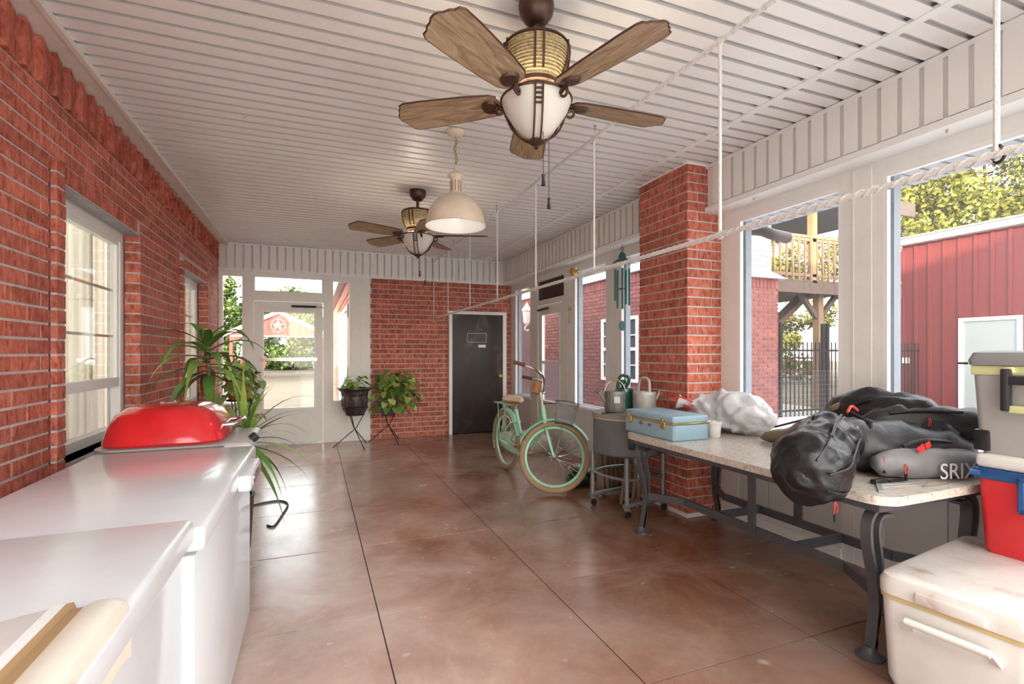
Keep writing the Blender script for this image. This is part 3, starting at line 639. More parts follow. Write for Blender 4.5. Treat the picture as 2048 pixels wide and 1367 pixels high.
MB().bbox(.24, .40, -.30, .30, .79, .85, .03, 3).build('control_panel', mat('silver_plastic', (.55, .54, .52), .35), gr, True)
MB().lathe([(.024, 0), (.024, .03), (.02, .034), (0, .034)], 14).xf(Matrix.Translation((.385, -.16, .845)) @ Matrix.Rotation(R(50), 4, 'Y')).build('knob', BLACK, gr, True)
MB().box(-.27, .28, -.36, -.33, .815, .845).box(-.1, -.02, -.365, -.355, .812, .848).box(.17, .24, -.365, -.355, .812, .848).build('side_rail', DGREYP, gr)
for sx in (-.2, .22):
    for sy in (-.26, .26): MB().box(sx - .02, sx + .02, sy - .02, sy + .02, 0, .72).build('leg', DGREYP, gr)
MB().box(-.24, .26, -.29, .29, .18, .20).build('shelf', DGREYP, gr)

# ------------------------------------------------------------------ leaves
def leaf_strip(p0, d, L, w, droop, n=9, fold=0.25, roll=0.0):
    """long strap leaf leaving p0 in direction d and bending down"""
    d = Vector(d).normalized(); p = Vector(p0); rows = []; st = L / n
    for i in range(n + 1):
        t = i / n; side = d.cross(Vector((0, 0, 1)))
        if side.length < .05: side = Vector((math.cos(roll), math.sin(roll), 0))
        side.normalize(); up = side.cross(d).normalized()
        ww = w * (0.35 + 0.65 * math.sin(PI * min(1, t * 1.3 + .12)) ** .8) * (1 if t < .55 else max(.02, 1 - ((t - .55) / .45) ** 1.6))
        rows.append([p - side * ww + up * ww * fold, p.copy(), p + side * ww + up * ww * fold])
        p = p + d * st; d = (d + Vector((0, 0, -droop * st / max(L, .01) * (0.4 + 1.6 * t)))).normalized()
    return MB().grid(rows)
def heart_mesh(name, m):
    pts = [(0, 0), (.28, -.18), (.5, 0), (.46, .35), (.25, .72), (0, 1.0), (-.25, .72), (-.46, .35), (-.5, 0), (-.28, -.18)]
    mb = MB(); c = (0, .3, -.05)
    vs_ = [(x, y, .10 * abs(x) - .12 * max(0, y - .3) ** 2) for x, y in pts] + [c]
    return mb.add(vs_, [(i, (i + 1) % 10, 10) for i in range(10)]).mesh(name, m, 'full')
HEART = [heart_mesh('leaf', LEAFL), heart_mesh('leaf', LEAF), heart_mesh('leaf', LEAFY)]
HEARTV = [heart_mesh('leaf', LEAFV), heart_mesh('leaf', LEAFL)]
def rand_leaf(parent, p, size, meshes, out=None):
    a = random.uniform(0, 2 * PI) if out is None else math.atan2(out[1], out[0]) - PI / 2 + random.uniform(-.6, .6)
    return inst(random.choice(meshes), 'leaf', parent, p, (random.uniform(-1.2, -.1), random.uniform(-.4, .4), a), (size, size, size))

# dracaena
dr = thing('dracaena_plant', 'tall dracaena with arching strap leaves behind the red grill', 'plant', (-.70, 4.20, 0))
MB().lathe([(.10, .30), (.13, .34), (.155, .58), (.165, .60), (.14, .60), (.13, .56), (0, .55)], 20).build('pot', TERRA, dr, True)
MB().lathe([(.13, 0), (.13, .02), (.03, .03), (.03, .28), (.14, .29), (.14, .30), (0, .3)], 16).build('stool', BLACKM, dr, True)
trunk = bez([(0, 0, .55), (.03, .0, .75), (.0, -.02, 1.05), (-.02, -.02, 1.40)], 6)
MB().tube(trunk, [.014] * len(trunk), 8).build('stem', mat('stem_green_brown', (.20, .14, .07), .7), dr, True)
random.seed(3)
for i in range(24):
    a = i * 2.4; el = .95 - .055 * i + random.uniform(-.1, .1); z = 1.40 - .011 * i
    L = random.uniform(.40, .56) if i > 2 else .34
    d = (math.cos(a) * math.cos(el), math.sin(a) * math.cos(el), math.sin(el))
    o = leaf_strip((-.02, -.02, z), d, L, random.uniform(.030, .043), random.uniform(1.6, 3.0), roll=a).build('leaf', LEAF if i % 3 else LEAFL, dr, True)
for i in range(3):
    a = i * 2.1 + 4; leaf_strip((-.02, -.02, 1.16), (math.cos(a), math.sin(a), -.3), .34, .025, 2.5).build('leaf', LEAFB, dr, True, 'dry brown hanging leaf')
for i in range(6):
    a = i * 1.1 - .6; leaf_strip((.01, 0, .62), (math.cos(a), math.sin(a), .7), .45, .022, 2.0).build('leaf', LEAF, dr, True)

# yucca / spider-leaved plant
yu = thing('yucca_plant', 'spiky yucca with long narrow leaves spilling past the freezer corner', 'plant', (-.50, 3.72, 0))
MB().lathe([(.09, .0), (.11, .03), (.13, .36), (.14, .38), (.12, .38), (.115, .34), (0, .33)], 20).build('pot', mat('dark_pot', (.06, .05, .045), .5), yu, True)
MB().tube(bez([(0, 0, .3), (.03, 0, .5), (.07, .0, .72)], 5), .02, 8).build('stem', BARK, yu, True)
random.seed(5)
for i in range(40):
    a = i * 2.399; t = i / 39; el = 1.35 - 2.0 * t + random.uniform(-.12, .12)
    d = (math.cos(a) * math.cos(el), math.sin(a) * math.cos(el), math.sin(el))
    leaf_strip((.07, 0, .76 - .06 * t), d, random.uniform(.40, .62), random.uniform(.014, .022), random.uniform(.7, 1.9), roll=a).build('leaf', [LEAF, LEAF, LEAFL][i % 3], yu, True)
# terracotta pot with trailing vine on a wire stand
st = thing('plant_stand', 'slim black wire plant stand under the terracotta pot', 'plant stand', (-.73, 5.95, 0))
for k in range(3):
    a = k * 2.09 + .3; MB().tube([(.17 * math.cos(a), .17 * math.sin(a), 0), (.03 * math.cos(a), .03 * math.sin(a), .45), (.12 * math.cos(a), .12 * math.sin(a), .82)], .006, 6).build('leg', BLACKM, st)
MB().tube([(.12 * math.cos(i * PI / 10), .12 * math.sin(i * PI / 10), .82) for i in range(20)], .006, 6, True).build('ring', BLACKM, st)
MB().lathe([(0, .812), (.125, .812), (.125, .82), (0, .82)], 20).build('plate', BLACKM, st)
tp = thing('potted_vine', 'terracotta pot of pale variegated vine with a wicker hoop handle', 'plant', (-.73, 5.95, .82))
MB().lathe([(.085, 0), (.118, .17), (.125, .17), (.128, .20), (.112, .20), (.105, .16), (0, .15)], 22).build('pot', TERRA, tp, True)
MB().tube([(.11 * math.cos(R(a)), 0, .2 + .24 * math.sin(R(a))) for a in range(0, 181, 12)], .008, 6).build('hoop_handle', mat('rattan', (.33, .15, .07), .6), tp, True)
random.seed(11)
for i in range(190):
    a = random.uniform(0, 2 * PI); r = random.uniform(.02, .24); z = .24 + random.uniform(-.02, .14) if r < .14 else .22 - random.uniform(0, .5) * (r - .08) / .14
    rand_leaf(tp, (r * math.cos(a), r * math.sin(a), z), random.uniform(.07, .11), HEARTV, (math.cos(a), math.sin(a)))
pp = MB().box(-.002, .002, 0, .22, 0, .17).xf(Matrix.Rotation(R(-10), 4, 'Y')).build('paper_sheet', BRIGHTW, None, False)
pp.location = (-1.27, 6.15, .722); tag(pp, 'white paper sheet propped on the far window sill', 'paper')

# ------------------------------------------------------------------ two wire stands with pots by the end wall
def wire_stand(loc, label, hgt, r):
    s = thing('plant_stand', label, 'plant stand', loc, 0, 'black wire plant stands by the end wall')
    for k in range(3):
        a = k * 2.094 + .9; MB().tube([(.29 * math.cos(a), .29 * math.sin(a), 0.004), (-.02 * math.cos(a), -.02 * math.sin(a), .27), (-r * math.cos(a), -r * math.sin(a), hgt)], .0065, 6).build('leg', BLACKM, s)
    for z, q in ((hgt, r), (hgt - .11, r * .72)): MB().tube([(q * math.cos(i * PI / 12), q * math.sin(i * PI / 12), z) for i in range(24)], .006, 6, True).build('ring', BLACKM, s)
    return s
wire_stand((.53, 7.30, 0), 'crossed black wire stand holding the dark urn', .565, .175)
wire_stand((1.02, 7.52, 0), 'crossed black wire stand half hidden under the bushy pothos', .52, .14)
URN = ramp_mat('bronzed_urn', [(0, (.018, .012, .012)), (.6, (.05, .036, .034)), (1, (.16, .12, .11))], 14, .42, stretch=(1, 1, .4))
ur = thing('urn_planter', 'dark bronzed urn planter with a wide rim on a wire stand', 'plant', (.53, 7.30, .455))
MB().lathe([(.115, 0), (.125, .02), (.16, .11), (.175, .18), (.178, .24), (.172, .26), (.18, .27), (.185, .32), (.225, .355), (.24, .36), (.24, .375), (.20, .375), (.18, .33), (0, .32)], 32).build('urn', URN, ur, True)
for i in range(22):
    a = i * 2 * PI / 22; MB().tube([(.14 * math.cos(a), .14 * math.sin(a), .05), (.168 * math.cos(a), .168 * math.sin(a), .12), (.178 * math.cos(a), .178 * math.sin(a), .22)], .008, 5).build('rib', URN, ur, True)
random.seed(21)
for i in range(26):
    a = random.uniform(0, 2 * PI); r = random.uniform(.03, .2); rand_leaf(ur, (r * math.cos(a), r * math.sin(a), .39 + random.uniform(0, .14)), random.uniform(.07, .11), HEART, (math.cos(a), math.sin(a)))
for i in range(8):
    a = i * .8; MB().tube(bez([(0, 0, .33), (.06 * math.cos(a), .06 * math.sin(a), .42), (.15 * math.cos(a), .15 * math.sin(a), .45)], 4), .003, 5).build('stem', LEAFL, ur)
po = thing('pothos_plant', 'bushy light green pothos overflowing its pot against the brick wall', 'plant', (1.02, 7.50, .42))
MB().lathe([(.10, 0), (.12, .02), (.145, .19), (.155, .2), (.15, .22), (.13, .22), (0, .19)], 22).build('pot', mat('grey_pot', (.12, .12, .125), .5), po, True)
for i in range(185):
    a = random.uniform(0, 2 * PI); e = random.uniform(-.75, 1.2); r = .40 * random.uniform(.5, 1)
    p = Vector((r * math.cos(a) * math.cos(e) * 1.05 + .10, r * math.sin(a) * math.cos(e) * .75 - .05, .30 + r * 1.0 * math.sin(e)))
    if p.y > .30: p.y = .30
    rand_leaf(po, p, random.uniform(.075, .125), HEART, (math.cos(a), math.sin(a)))
for i in range(14):
    a = i * .45 * PI; r = .26; MB().tube(bez([(0, 0, .2), (.12 * math.cos(a), .10 * math.sin(a), .34), (r * math.cos(a), .8 * r * math.sin(a), .28 + .12 * math.sin(i))], 4), .003, 5).build('stem', LEAFL, po)

# ------------------------------------------------------------------ cord on the floor
tag(MB().tube(bez([(-.33, 4.20, .008), (-.28, 4.17, .008), (-.24, 4.42, .008), (-.21, 4.72, .008), (-.28, 4.86, .008), (-.42, 4.84, .008), (-.62, 4.70, .008)], 8), .0075, 8).build('power_cord', BLACK, None, True), 'black cord looping on the floor past the freezer corner', 'cord')

# ------------------------------------------------------------------ ceiling fans
def fan(loc, phi, label):
    t = thing('ceiling_fan', label, 'ceiling fan', loc, 0, 'bronze five-blade ceiling fans')   # origin at the ceiling
    MB().lathe([(.075, 0), (.078, -.02), (.072, -.055), (.045, -.09), (.028, -.098), (0, -.098)], 24).build('canopy', BRONZE, t, True)
    MB().tube([(0, 0, -.09), (0, 0, -.20)], .014, 10).build('downrod', BRONZE, t, True)
    MB().lathe([(.03, -.17), (.14, -.195), (.146, -.205), (.13, -.215), (.0, -.215)], 28).build('motor_cap', BRONZE, t, True)
    hs = MB().lathe([(.132, -.205), (.138, -.23), (.130, -.28), (.112, -.33), (.085, -.37)], 36).build('wicker_housing', WICKER, t, True)
    rg = MB()
    for i in range(13):
        z = -.21 - i * .0122; r = [.1335, .136, .1385, .1375, .1355, .133, .13, .126, .122, .117, .112, .105, .098][i] + .002
        rg.tube([(r * math.cos(k * PI / 16), r * math.sin(k * PI / 16), z) for k in range(32)], .0035, 4, True)
    rg.build('cane_weave', WICKER, hs, True)
    for i in range(5):
        a = phi + R(36) + i * R(72); c, s = math.cos(a), math.sin(a)
        for o in (-.018, .018):
            MB().tube([(.142 * c - o * s, .142 * s + o * c, -.195), (.144 * c - o * s, .144 * s + o * c, -.23), (.136 * c - o * s, .136 * s + o * c, -.29), (.112 * c - o * s, .112 * s + o * c, -.345)], .005, 5).build('strap', BRONZE, hs)
    MB().lathe([(.088, -.355), (.105, -.365), (.105, -.38), (.092, -.388), (.098, -.395), (.085, -.41), (.06, -.415), (.06, -.44), (0, -.44)], 28).build('hub', BRONZE, t, True)
    poly = [(.17, -.050), (.20, -.066), (.30, -.078), (.52, -.090), (.598, -.090), (.618, -.080), (.622, -.062), (.634, -.050), (.640, -.030), (.652, -.015), (.655, 0), (.652, .015), (.640, .030), (.634, .050), (.622, .062), (.618, .080), (.598, .090), (.52, .090), (.30, .078), (.20, .066), (.17, .050), (.158, 0)]
    for i in range(5):
        a = phi + i * R(72); M = Matrix.Rotation(a, 4, 'Z') @ Matrix.Translation((0, 0, -.425)) @ Matrix.Rotation(R(11), 4, 'X')
        bl = bpy.data.objects.new('blade', MB().prism(poly, .007).mesh('blade', BLADE)); COL.objects.link(bl); bl.parent = t; bl.matrix_local = M
        rim = MB().tube([(x, y, .0035) for x, y in poly], .0045, 5, True).build('edge', BRONZE, bl)
        ir = MB().lathe([(0, -.012), (.035, -.010), (.042, 0), (.03, .004)], 16, (.21, 0, -.002)).tube(bez([(.07, 0, .012), (.11, 0, -.018), (.15, 0, -.022), (.18, 0, -.004)], 5), .009, 8).tube([(.165 + .02 * math.cos(q), 0, -.026 + .02 * math.sin(q)) for q in [R(100 - 28 * j) for j in range(10)]], .006, 6)
        o = ir.build('blade_iron', BRONZE, t, True); o.matrix_local = M
    lk = MB().lathe([(.15, -.425), (.151, -.437), (.136, -.475), (.108, -.52), (.072, -.563), (.032, -.593), (0, -.598)], 32, cap=False).build('light_bowl', FROST, t, True)
    MB().tube([(.152 * math.cos(k * PI / 18), .152 * math.sin(k * PI / 18), -.428) for k in range(36)], .006, 6, True).build('rim', BRONZE, lk, True)
    for i in range(3):
        a = -PI / 2 - .35 + i * R(120); c, s = math.cos(a), math.sin(a)
        for o in (-.016, .016):
            MB().tube(bez([(q * c - o * s, q * s + o * c, z) for q, z in ((.158, -.425), (.152, -.445), (.118, -.525), (.075, -.575), (.02, -.607))], 4), .0045, 5).build('strap', BRONZE, lk)
        for z, q in ((-.45, .154), (-.466, .147), (-.482, .139), (-.498, .131)): MB().bar((q * c + .016 * s, q * s - .016 * c, z), (q * c - .016 * s, q * s + .016 * c, z), .006, .007).build('strap_link', BRONZE, lk)
    MB().lathe([(.03, -.60), (.034, -.61), (.02, -.618), (.008, -.622), (.01, -.635), (0, -.64)], 16).build('finial', BRONZE, lk, True)
    for (x, y, ln) in ((.01, -.05, .33), (.075, .03, .40)):
        ch = MB().tube([(x, y, -.43), (x, y, -.43 - ln)], .0014, 4).build('pull_chain', BRONZE, t)
        MB().lathe([(.002, 0), (.008, -.004), (.005, -.018), (.009, -.05), (0, -.052)], 10, (x, y, -.43 - ln)).build('pull_knob', BLACK, ch, True)
    L = bpy.data.lights.new('fan_bulb', 'POINT'); L.energy = 5; L.color = (1, .88, .7); L.shadow_soft_size = .05
    lo = bpy.data.objects.new('fan_bulb', L); COL.objects.link(lo); lo.parent = t; lo.location = (0, 0, -.47)
    return t
fan((.90, 1.985, CEIL), R(-1), 'large bronze ceiling fan nearest the camera with five carved blades and wicker motor')
fan((.905, 4.69, CEIL), R(-19), 'bronze ceiling fan farther back, half behind the dome pendant')

# pendant
pe = thing('pendant_lamp', 'cream enamel dome pendant lamp hanging on a chain between the fans', 'pendant lamp', (.904, 3.336, CEIL))
MB().lathe([(.062, 0), (.064, -.008), (.05, -.028), (.015, -.04), (0, -.04)], 24).build('canopy', ENAMEL, pe, True)
for i in range(11):
    z = -.045 - i * .017; pts = [(.0065 * math.cos(k * PI / 5), 0, z - .011 + .0125 * math.sin(k * PI / 5)) for k in range(10)]
    if i % 2: pts = [(0, p[0], p[2]) for p in pts]
    MB().tube(pts, .0018, 5, True).build('chain_link', BRASS, pe)
MB().tube(bez([(.0, .0, -.04), (.012, 0, -.08), (-.012, 0, -.12), (.012, 0, -.18), (0, 0, -.235)], 6), .002, 5).build('cord', mat('dark_cord', (.1, .06, .03), .6), pe)
MB().tube([(0, 0, -.235), (0, 0, -.285)], .008, 8).build('stem', ENAMEL, pe, True)
MB().lathe([(.01, -.278), (.03, -.285), (.056, -.305), (.056, -.312), (.038, -.33), (.036, -.335), (.036, -.425), (.05, -.437), (.0, -.437)], 24).build('vented_neck', ENAMEL, pe, True)
for i in range(10): a = i * R(36); MB().bar((.0365 * math.cos(a), .0365 * math.sin(a), -.345), (.0365 * math.cos(a), .0365 * math.sin(a), -.415), .006, .004).build('vent_slot', mat('slot_brown', (.25, .17, .1), .6), pe)
MB().tube(bez([(.01, 0, -.285), (.03, 0, -.265), (.05, 0, -.28), (.052, 0, -.35), (.05, 0, -.45)], 5), .004, 6).build('arm', ENAMEL, pe, True)
dome = [(.05, -.437), (.10, -.455), (.145, -.492), (.178, -.54), (.196, -.595), (.203, -.648), (.208, -.652), (.205, -.656), (.199, -.65), (.191, -.597), (.173, -.545), (.14, -.498), (.09, -.462), (0, -.455)]
MB().lathe(dome[:8], 36, cap=False).build('shade', ENAMEL, pe, True)
MB().lathe(dome[7:], 36, cap=False).build('shade_lining', WHITEP, pe, True)
MB().lathe([(.015, -.46), (.018, -.50), (.035, -.545), (.038, -.575), (.026, -.605), (0, -.613)], 16).build('bulb', mat('bulb_glass', (.9, .9, .88), .2, emit=((1, .95, .85), .25)), pe, True)

L = bpy.data.lights.new('pendant_bulb', 'POINT'); L.energy = 0.25; L.color = (1, .92, .8); L.shadow_soft_size = .05
lo = bpy.data.objects.new('pendant_bulb', L); COL.objects.link(lo); lo.parent = pe; lo.location = (0, 0, -.64)
# ------------------------------------------------------------------ suspended drying rack (rope-wrapped pipe)
rk = thing('drying_rack', 'white pipe drying rack hung from the ceiling by long drop rods', 'drying rack', (1.75, 0, 0))
def twist(mb, pts, r):
    return mb.tube(pts, r, 8)
twist(MB(), [(0, .2, 2.755), (0, 7.82, 2.755)], .011).build('upper_rail', ROPE, rk, True)
twist(MB(), [(0, .45, 1.858), (0, 7.78, 1.858)], .011).build('lower_rail', ROPE, rk, True)
cord = MB()
for z in (2.755, 1.858):
    for ph in (0, PI): cord.tube([(.0115 * math.cos(i * .9 + ph), .3 + i * .0125, z + .0115 * math.sin(i * .9 + ph)) for i in range(int(7.4 / .0125))], .003, 3)
cord.build('rope_wrap', ROPE, rk, True, kind='stuff')
for y in (.79, 1.80, 2.92, 3.87, 4.83, 5.80, 6.86, 7.76):
    d_ = MB().tube([(0, y, 2.755), (0, y, 1.858)], .0065 if y > 2 else .008, 8).build('drop_rod', ROPE, rk, True)
    MB().tube([(0, y + .018 * math.cos(k * PI / 6), 1.858 + .018 * math.sin(k * PI / 6)) for k in range(12)], .005, 6, True).build('loop', ROPE, d_, True)
    if y > .9: MB().tube([(0, y + .018 * math.cos(k * PI / 6), 2.755 + .018 * math.sin(k * PI / 6)) for k in range(12)], .005, 6, True).build('loop', ROPE, d_, True)
for y in (1.0, 2.91, 4.85, 6.55):
    MB().tube([(0, y, CEIL), (0, y, 2.77)], .003, 5).lathe([(.010, 0), (.010, -.008), (0, -.008)], 10, (0, y, CEIL)).build('hook', STEEL, rk)

# ------------------------------------------------------------------ patio table
tb = thing('patio_table', 'long stone-topped table on grey cast-iron legs by the windows', 'table', (2.60, 2.25, 0))
TX, TY = .45, .93      # half sizes; top surface at .72
poly = [(x, y) for x, y in rrect(TX, TY, .10, 6)]
MB().prism(poly, .038, Matrix.Translation((0, 0, .682))).build('table_top', STONE, tb, True)
MB().box(-TX + .05, TX - .05, -TY + .06, -TY + .085, .642, .682).box(-TX + .05, TX - .05, TY - .085, TY - .06, .642, .682).box(-TX + .05, -TX + .075, -TY + .085, TY - .085, .642, .682).box(TX - .075, TX - .05, -TY + .085, TY - .085, .642, .682).build('apron', IRONG, tb)
for sx in (-1, 1):
    for sy in (-1, 1):
        q = lambda x, z: (sx * x, sy * (TY - .12), z)
        lg = MB().flatbar(bez([q(.20, .64), q(.29, .655), q(.375, .60), q(.385, .50), q(.35, .35), q(.335, .22), q(.355, .08), q(.365, .02)], 6), .045, .016, (0, 1, 0))
        lg.flatbar(bez([q(.24, .60), q(.31, .60), q(.335, .54), q(.315, .40), q(.32, .25), q(.35, .10), q(.36, .03)], 6), .045, .014, (0, 1, 0))
        lo = lg.build('leg', IRONG, tb, True)
        MB().lathe([(.055, 0), (.055, .008), (.035, .018), (.02, .045), (0, .045)], 18, (sx * .365, sy * (TY - .12), 0)).build('foot', IRONG, lo, True)
sb = MB()
zS = .265
for sx in (-1, 1):
    sb.bar((sx * .18, -TY + .36, zS), (sx * .18, TY - .36, zS), .016, .05)
    for sy in (-1, 1): sb.bar((sx * .325, sy * (TY - .12), zS), (sx * .18, sy * (TY - .36), zS), .016, .05)
for y in (-.30, .26): sb.bar((-.18, y, zS), (.18, y, zS), .016, .05)
sb.build('stretcher', IRONG, tb)
for sx in (-1, 1):
    for y in (-.02,):
        MB().flatbar(bez([(sx * .36, y, .655), (sx * .28, y, .655), (sx * .2, y, .615), (sx * .19, y, .52), (sx * .19, y, .24)], 6), .05, .014, (0, 1, 0)).build('brace', IRONG, tb, True)

# things on the table ------------------------------------------------
SUITC = mat('powder_blue_vinyl', (.30, .46, .56), .5, var=.06, vscale=8, bump=.15, bscale=150)
su = thing('suitcase', 'powder blue vintage hard suitcase with brass latches on the table', 'suitcase', (2.365, 2.965, .72))
MB().bbox(-.15, .15, -.275, .275, 0, .11, .012, 3).build('base_shell', SUITC, su, True)
MB().bbox(-.15, .15, -.275, .275, .118, .168, .014, 3).build('lid_shell', SUITC, su, True)
MB().bbox(-.153, .153, -.278, .278, .108, .121, .004, 1).build('brass_band', BRASS, su, True)
for y in (-.18, .20):
    la = MB().bbox(-.165, -.15, y - .022, y + .022, .075, .125, .004, 1).build('latch', BRASS, su, True)
    MB().bbox(-.17, -.16, y - .012, y + .012, .12, .145, .003, 1).build('hasp', BRASS, la, True)
for y in (-.03, .07): MB().lathe([(0, 0), (.018, 0), (.02, .004), (.012, .012), (0, .013)], 14, sx=1.0, sy=1.0).xf(Matrix.Translation((-.151, y, .085)) @ Matrix.Rotation(R(-90), 4, 'Y') @ Matrix.Scale(.55, 4, (1, 0, 0))).build('handle_mount', mat('brown_mount', (.22, .10, .05), .5), su, True)
for y in (-.26, .26):
    for x in (-.135, .135): MB().tube([(x, y * 1.064, .015), (x, y * 1.064, .105)], .003, 4).tube([(x, y * 1.064, .125), (x, y * 1.064, .155)], .003, 4).build('stitched_corner', mat('corner_blue', (.36, .50, .60), .6), su)
fp = thing('flower_pot', 'small ribbed white flower pot beside the blue suitcase', 'pot', (2.62, 2.75, .72))
MB().lathe([(.036, 0), (.04, .005), (.044, .05), (.048, .095), (.052, .097), (.052, .112), (.046, .112), (.042, .06), (0, .05)], 24).build('pot', WHITEP, fp, True)
MB().bar((-.01, 0, .06), (-.02, 0, .125), .012, .003).build('plant_tag', CREAMP, fp)

# ------------------------------------------------------------------ soft shapes
def loft(path, n=28, wr=.0, ws=9.0, seed=0, flat=0.0, caps=3, floor=None, sub=5):
    """path of (x, y, z, ra, rb): wrinkled soft sleeve; ra across, rb up"""
    P = [Vector(p[:3]) for p in path]; A = bez([p[:3] for p in path], sub); Q = bez([(p[3], p[4], 0) for p in path], sub)
    mb = MB(); m = len(A)
    for i in range(m):
        t = (A[min(i + 1, m - 1)] - A[max(i - 1, 0)]).normalized(); s = t.cross(Vector((0, 0, 1)))
        if s.length < 1e-4: s = Vector((1, 0, 0))
        s.normalize(); u = s.cross(t).normalized()
        for k in range(n):
            a = 2 * PI * k / n; p = A[i] + s * math.cos(a) * Q[i].x + u * math.sin(a) * Q[i].y
            w = noise.noise(p * ws + Vector((seed, seed * 2.1, 0))) + .5 * noise.noise(p * ws * 2.3 + Vector((0, seed, 3))) - .6 * abs(noise.noise(p * ws * 1.4 + Vector((seed, 9, 1))))
            p = p + (p - A[i]).normalized() * w * wr
            if floor is not None and p.z < floor and p.x > 2.14: p.z = floor + .002 * random.random()
            mb.v.append(tuple(p))
    for i in range(m - 1):
        for k in range(n): mb.f.append((i * n + k, i * n + (k + 1) % n, (i + 1) * n + (k + 1) % n, (i + 1) * n + k))
    mb.f.append(tuple(range(n))[::-1]); mb.f.append(tuple((m - 1) * n + k for k in range(n))); return mb

PLAST = mat('translucent_white_plastic', (.62, .64, .67), .28, var=.05, vscale=14, bump=1.0, bscale=16, spec=.6)
bg = thing('plastic_bag', 'full white plastic bag tied with a red drawstring on the table', 'bag', (0, 0, 0))
loft([(2.66, 3.08, .93, .012, .012), (2.68, 3.05, .915, .035, .035), (2.74, 3.02, .90, .09, .10), (2.84, 2.93, .875, .15, .155), (2.90, 2.80, .87, .165, .155), (2.93, 2.67, .85, .14, .13), (2.95, 2.56, .835, .07, .06), (2.955, 2.52, .83, .01, .01)], 44, .042, 13, 4, floor=.722).build('sack', PLAST, bg, 'full')
loft([(2.68, 3.05, .915, .02, .02), (2.645, 3.09, .93, .035, .04), (2.61, 3.12, .945, .045, .055)], 18, .012, 24, 2).build('gathered_neck', PLAST, bg, 'full')
rb = MB()
rb.flatbar(bez([(2.68, 3.03, .94), (2.63, 3.02, .955), (2.57, 3.08, .985), (2.56, 3.14, .97), (2.60, 3.10, .93), (2.66, 3.02, .90), (2.71, 3.0, .885)], 6), .014, .003, (0, .3, 1))
rb.build('drawstring', mat('red_ribbon', (.55, .015, .02), .4), bg, True)

NYL = mat('black_nylon', (.008, .0075, .0095), .36, var=.3, vscale=6, bump=.9, bscale=12, spec=.45)
NYL2 = mat('charcoal_nylon', (.022, .021, .025), .45, var=.15, vscale=7, bump=.2, bscale=40)
OLIVE = mat('olive_nylon', (.17, .145, .08), .55, var=.2, vscale=8, bump=.2, bscale=30)
REDC = mat('red_cord', (.65, .03, .03), .5)
def zip_pull(parent, p, s=1.0):
    MB().tube(bez([(p[0], p[1], p[2]), (p[0] - .008 * s, p[1] - .004, p[2] - .02 * s), (p[0] - .006 * s, p[1], p[2] - .045 * s), (p[0] + .006 * s, p[1], p[2] - .045 * s), (p[0] + .008 * s, p[1] - .004, p[2] - .02 * s), (p[0], p[1], p[2])], 4), .0022, 5).build('zip_cord', REDC, parent)
    MB().box(p[0] - .006, p[0] + .006, p[1] - .004, p[1] + .004, p[2] - .075 * s, p[2] - .043 * s).build('zip_tab', BLACK, parent)
g1 = thing('golf_bag', 'black golf bag with a red zip cord, its hooded end overhanging the table edge', 'golf bag', (0, 0, 0), 0, 'golf bags heaped on the table')
loft([(1.855, 1.455, .80, .012, .012), (1.858, 1.457, .80, .05, .05), (1.868, 1.462, .802, .085, .088), (1.89, 1.475, .805, .12, .122), (1.94, 1.505, .81, .148, .15), (2.06, 1.575, .835, .158, .152), (2.22, 1.655, .865, .15, .145), (2.36, 1.72, .885, .138, .135), (2.44, 1.75, .89, .12, .12)], 64, .024, 9, 1, sub=10).build('hood', NYL, g1, 'full')
loft([(2.38, 1.73, .875, .125, .128), (2.50, 1.72, .865, .14, .135), (2.66, 1.66, .845, .15, .13), (2.82, 1.60, .835, .15, .12), (2.98, 1.55, .83, .13, .11), (3.07, 1.52, .825, .08, .08)], 36, .022, 9, 2, floor=.722).build('body', NYL2, g1, 'full')
loft([(2.44, 1.555, .80, .03, .03), (2.52, 1.53, .795, .05, .065), (2.70, 1.475, .79, .06, .072), (2.92, 1.42, .785, .055, .065), (3.02, 1.42, .785, .03, .04)], 24, .010, 12, 6, floor=.722).build('pocket', mat('grey_nylon', (.17, .165, .175), .5, var=.1, vscale=10, bump=.2, bscale=50), g1, 'full')
MB().tube([(2.455, 1.715, .785), (2.49, 1.60, .87), (2.53, 1.63, .97), (2.545, 1.74, 1.01)], .012, 6).build('hood_seam', BLACK, g1, True)
MB().tube(bez([(2.0, 1.44, .965), (2.15, 1.53, 1.0), (2.32, 1.63, 1.01), (2.43, 1.70, 1.005)], 5), .006, 5).build('zip_line', BLACK, g1, True)
MB().tube(bez([(2.56, 1.50, .875), (2.68, 1.475, .90), (2.80, 1.47, .89), (2.92, 1.47, .87)], 5), .009, 6).build('zip_line', BLACK, g1, True)
def hood_seam(ang):
    ctr = [(1.868, 1.462, .802, .09), (1.94, 1.505, .81, .152), (2.06, 1.575, .835, .160), (2.22, 1.655, .865, .152), (2.36, 1.72, .885, .140)]
    sd_ = Vector((.49, -.87, 0)); pts = [Vector(c[:3]) + (sd_ * math.cos(ang) + Vector((-.15, -.08, .98)) * math.sin(ang)) * c[3] for c in ctr]
    MB().tube(bez(pts, 5), .0045, 5).build('seam', NYL2, g1, True)
for an in (R(15), R(60), R(105), R(-30)): hood_seam(an)
zip_pull(g1, (2.46, 1.52, .83)); zip_pull(g1, (2.53, 1.47, .80)); zip_pull(g1, (1.99, 1.42, .70), 1.1)
MB().bar((2.60, 1.462, .858), (2.635, 1.455, .876), .005, .026).bar((2.645, 1.455, .874), (2.675, 1.452, .888), .005, .026).build('red_patch', REDC, g1)
MB().lathe([(0, 0), (.008, 0), (.008, .004), (0, .005)], 10).xf(Matrix.Translation((2.40, 1.607, .955)) @ Matrix.Rotation(R(70), 4, 'X')).build('stud', BRASS, g1)
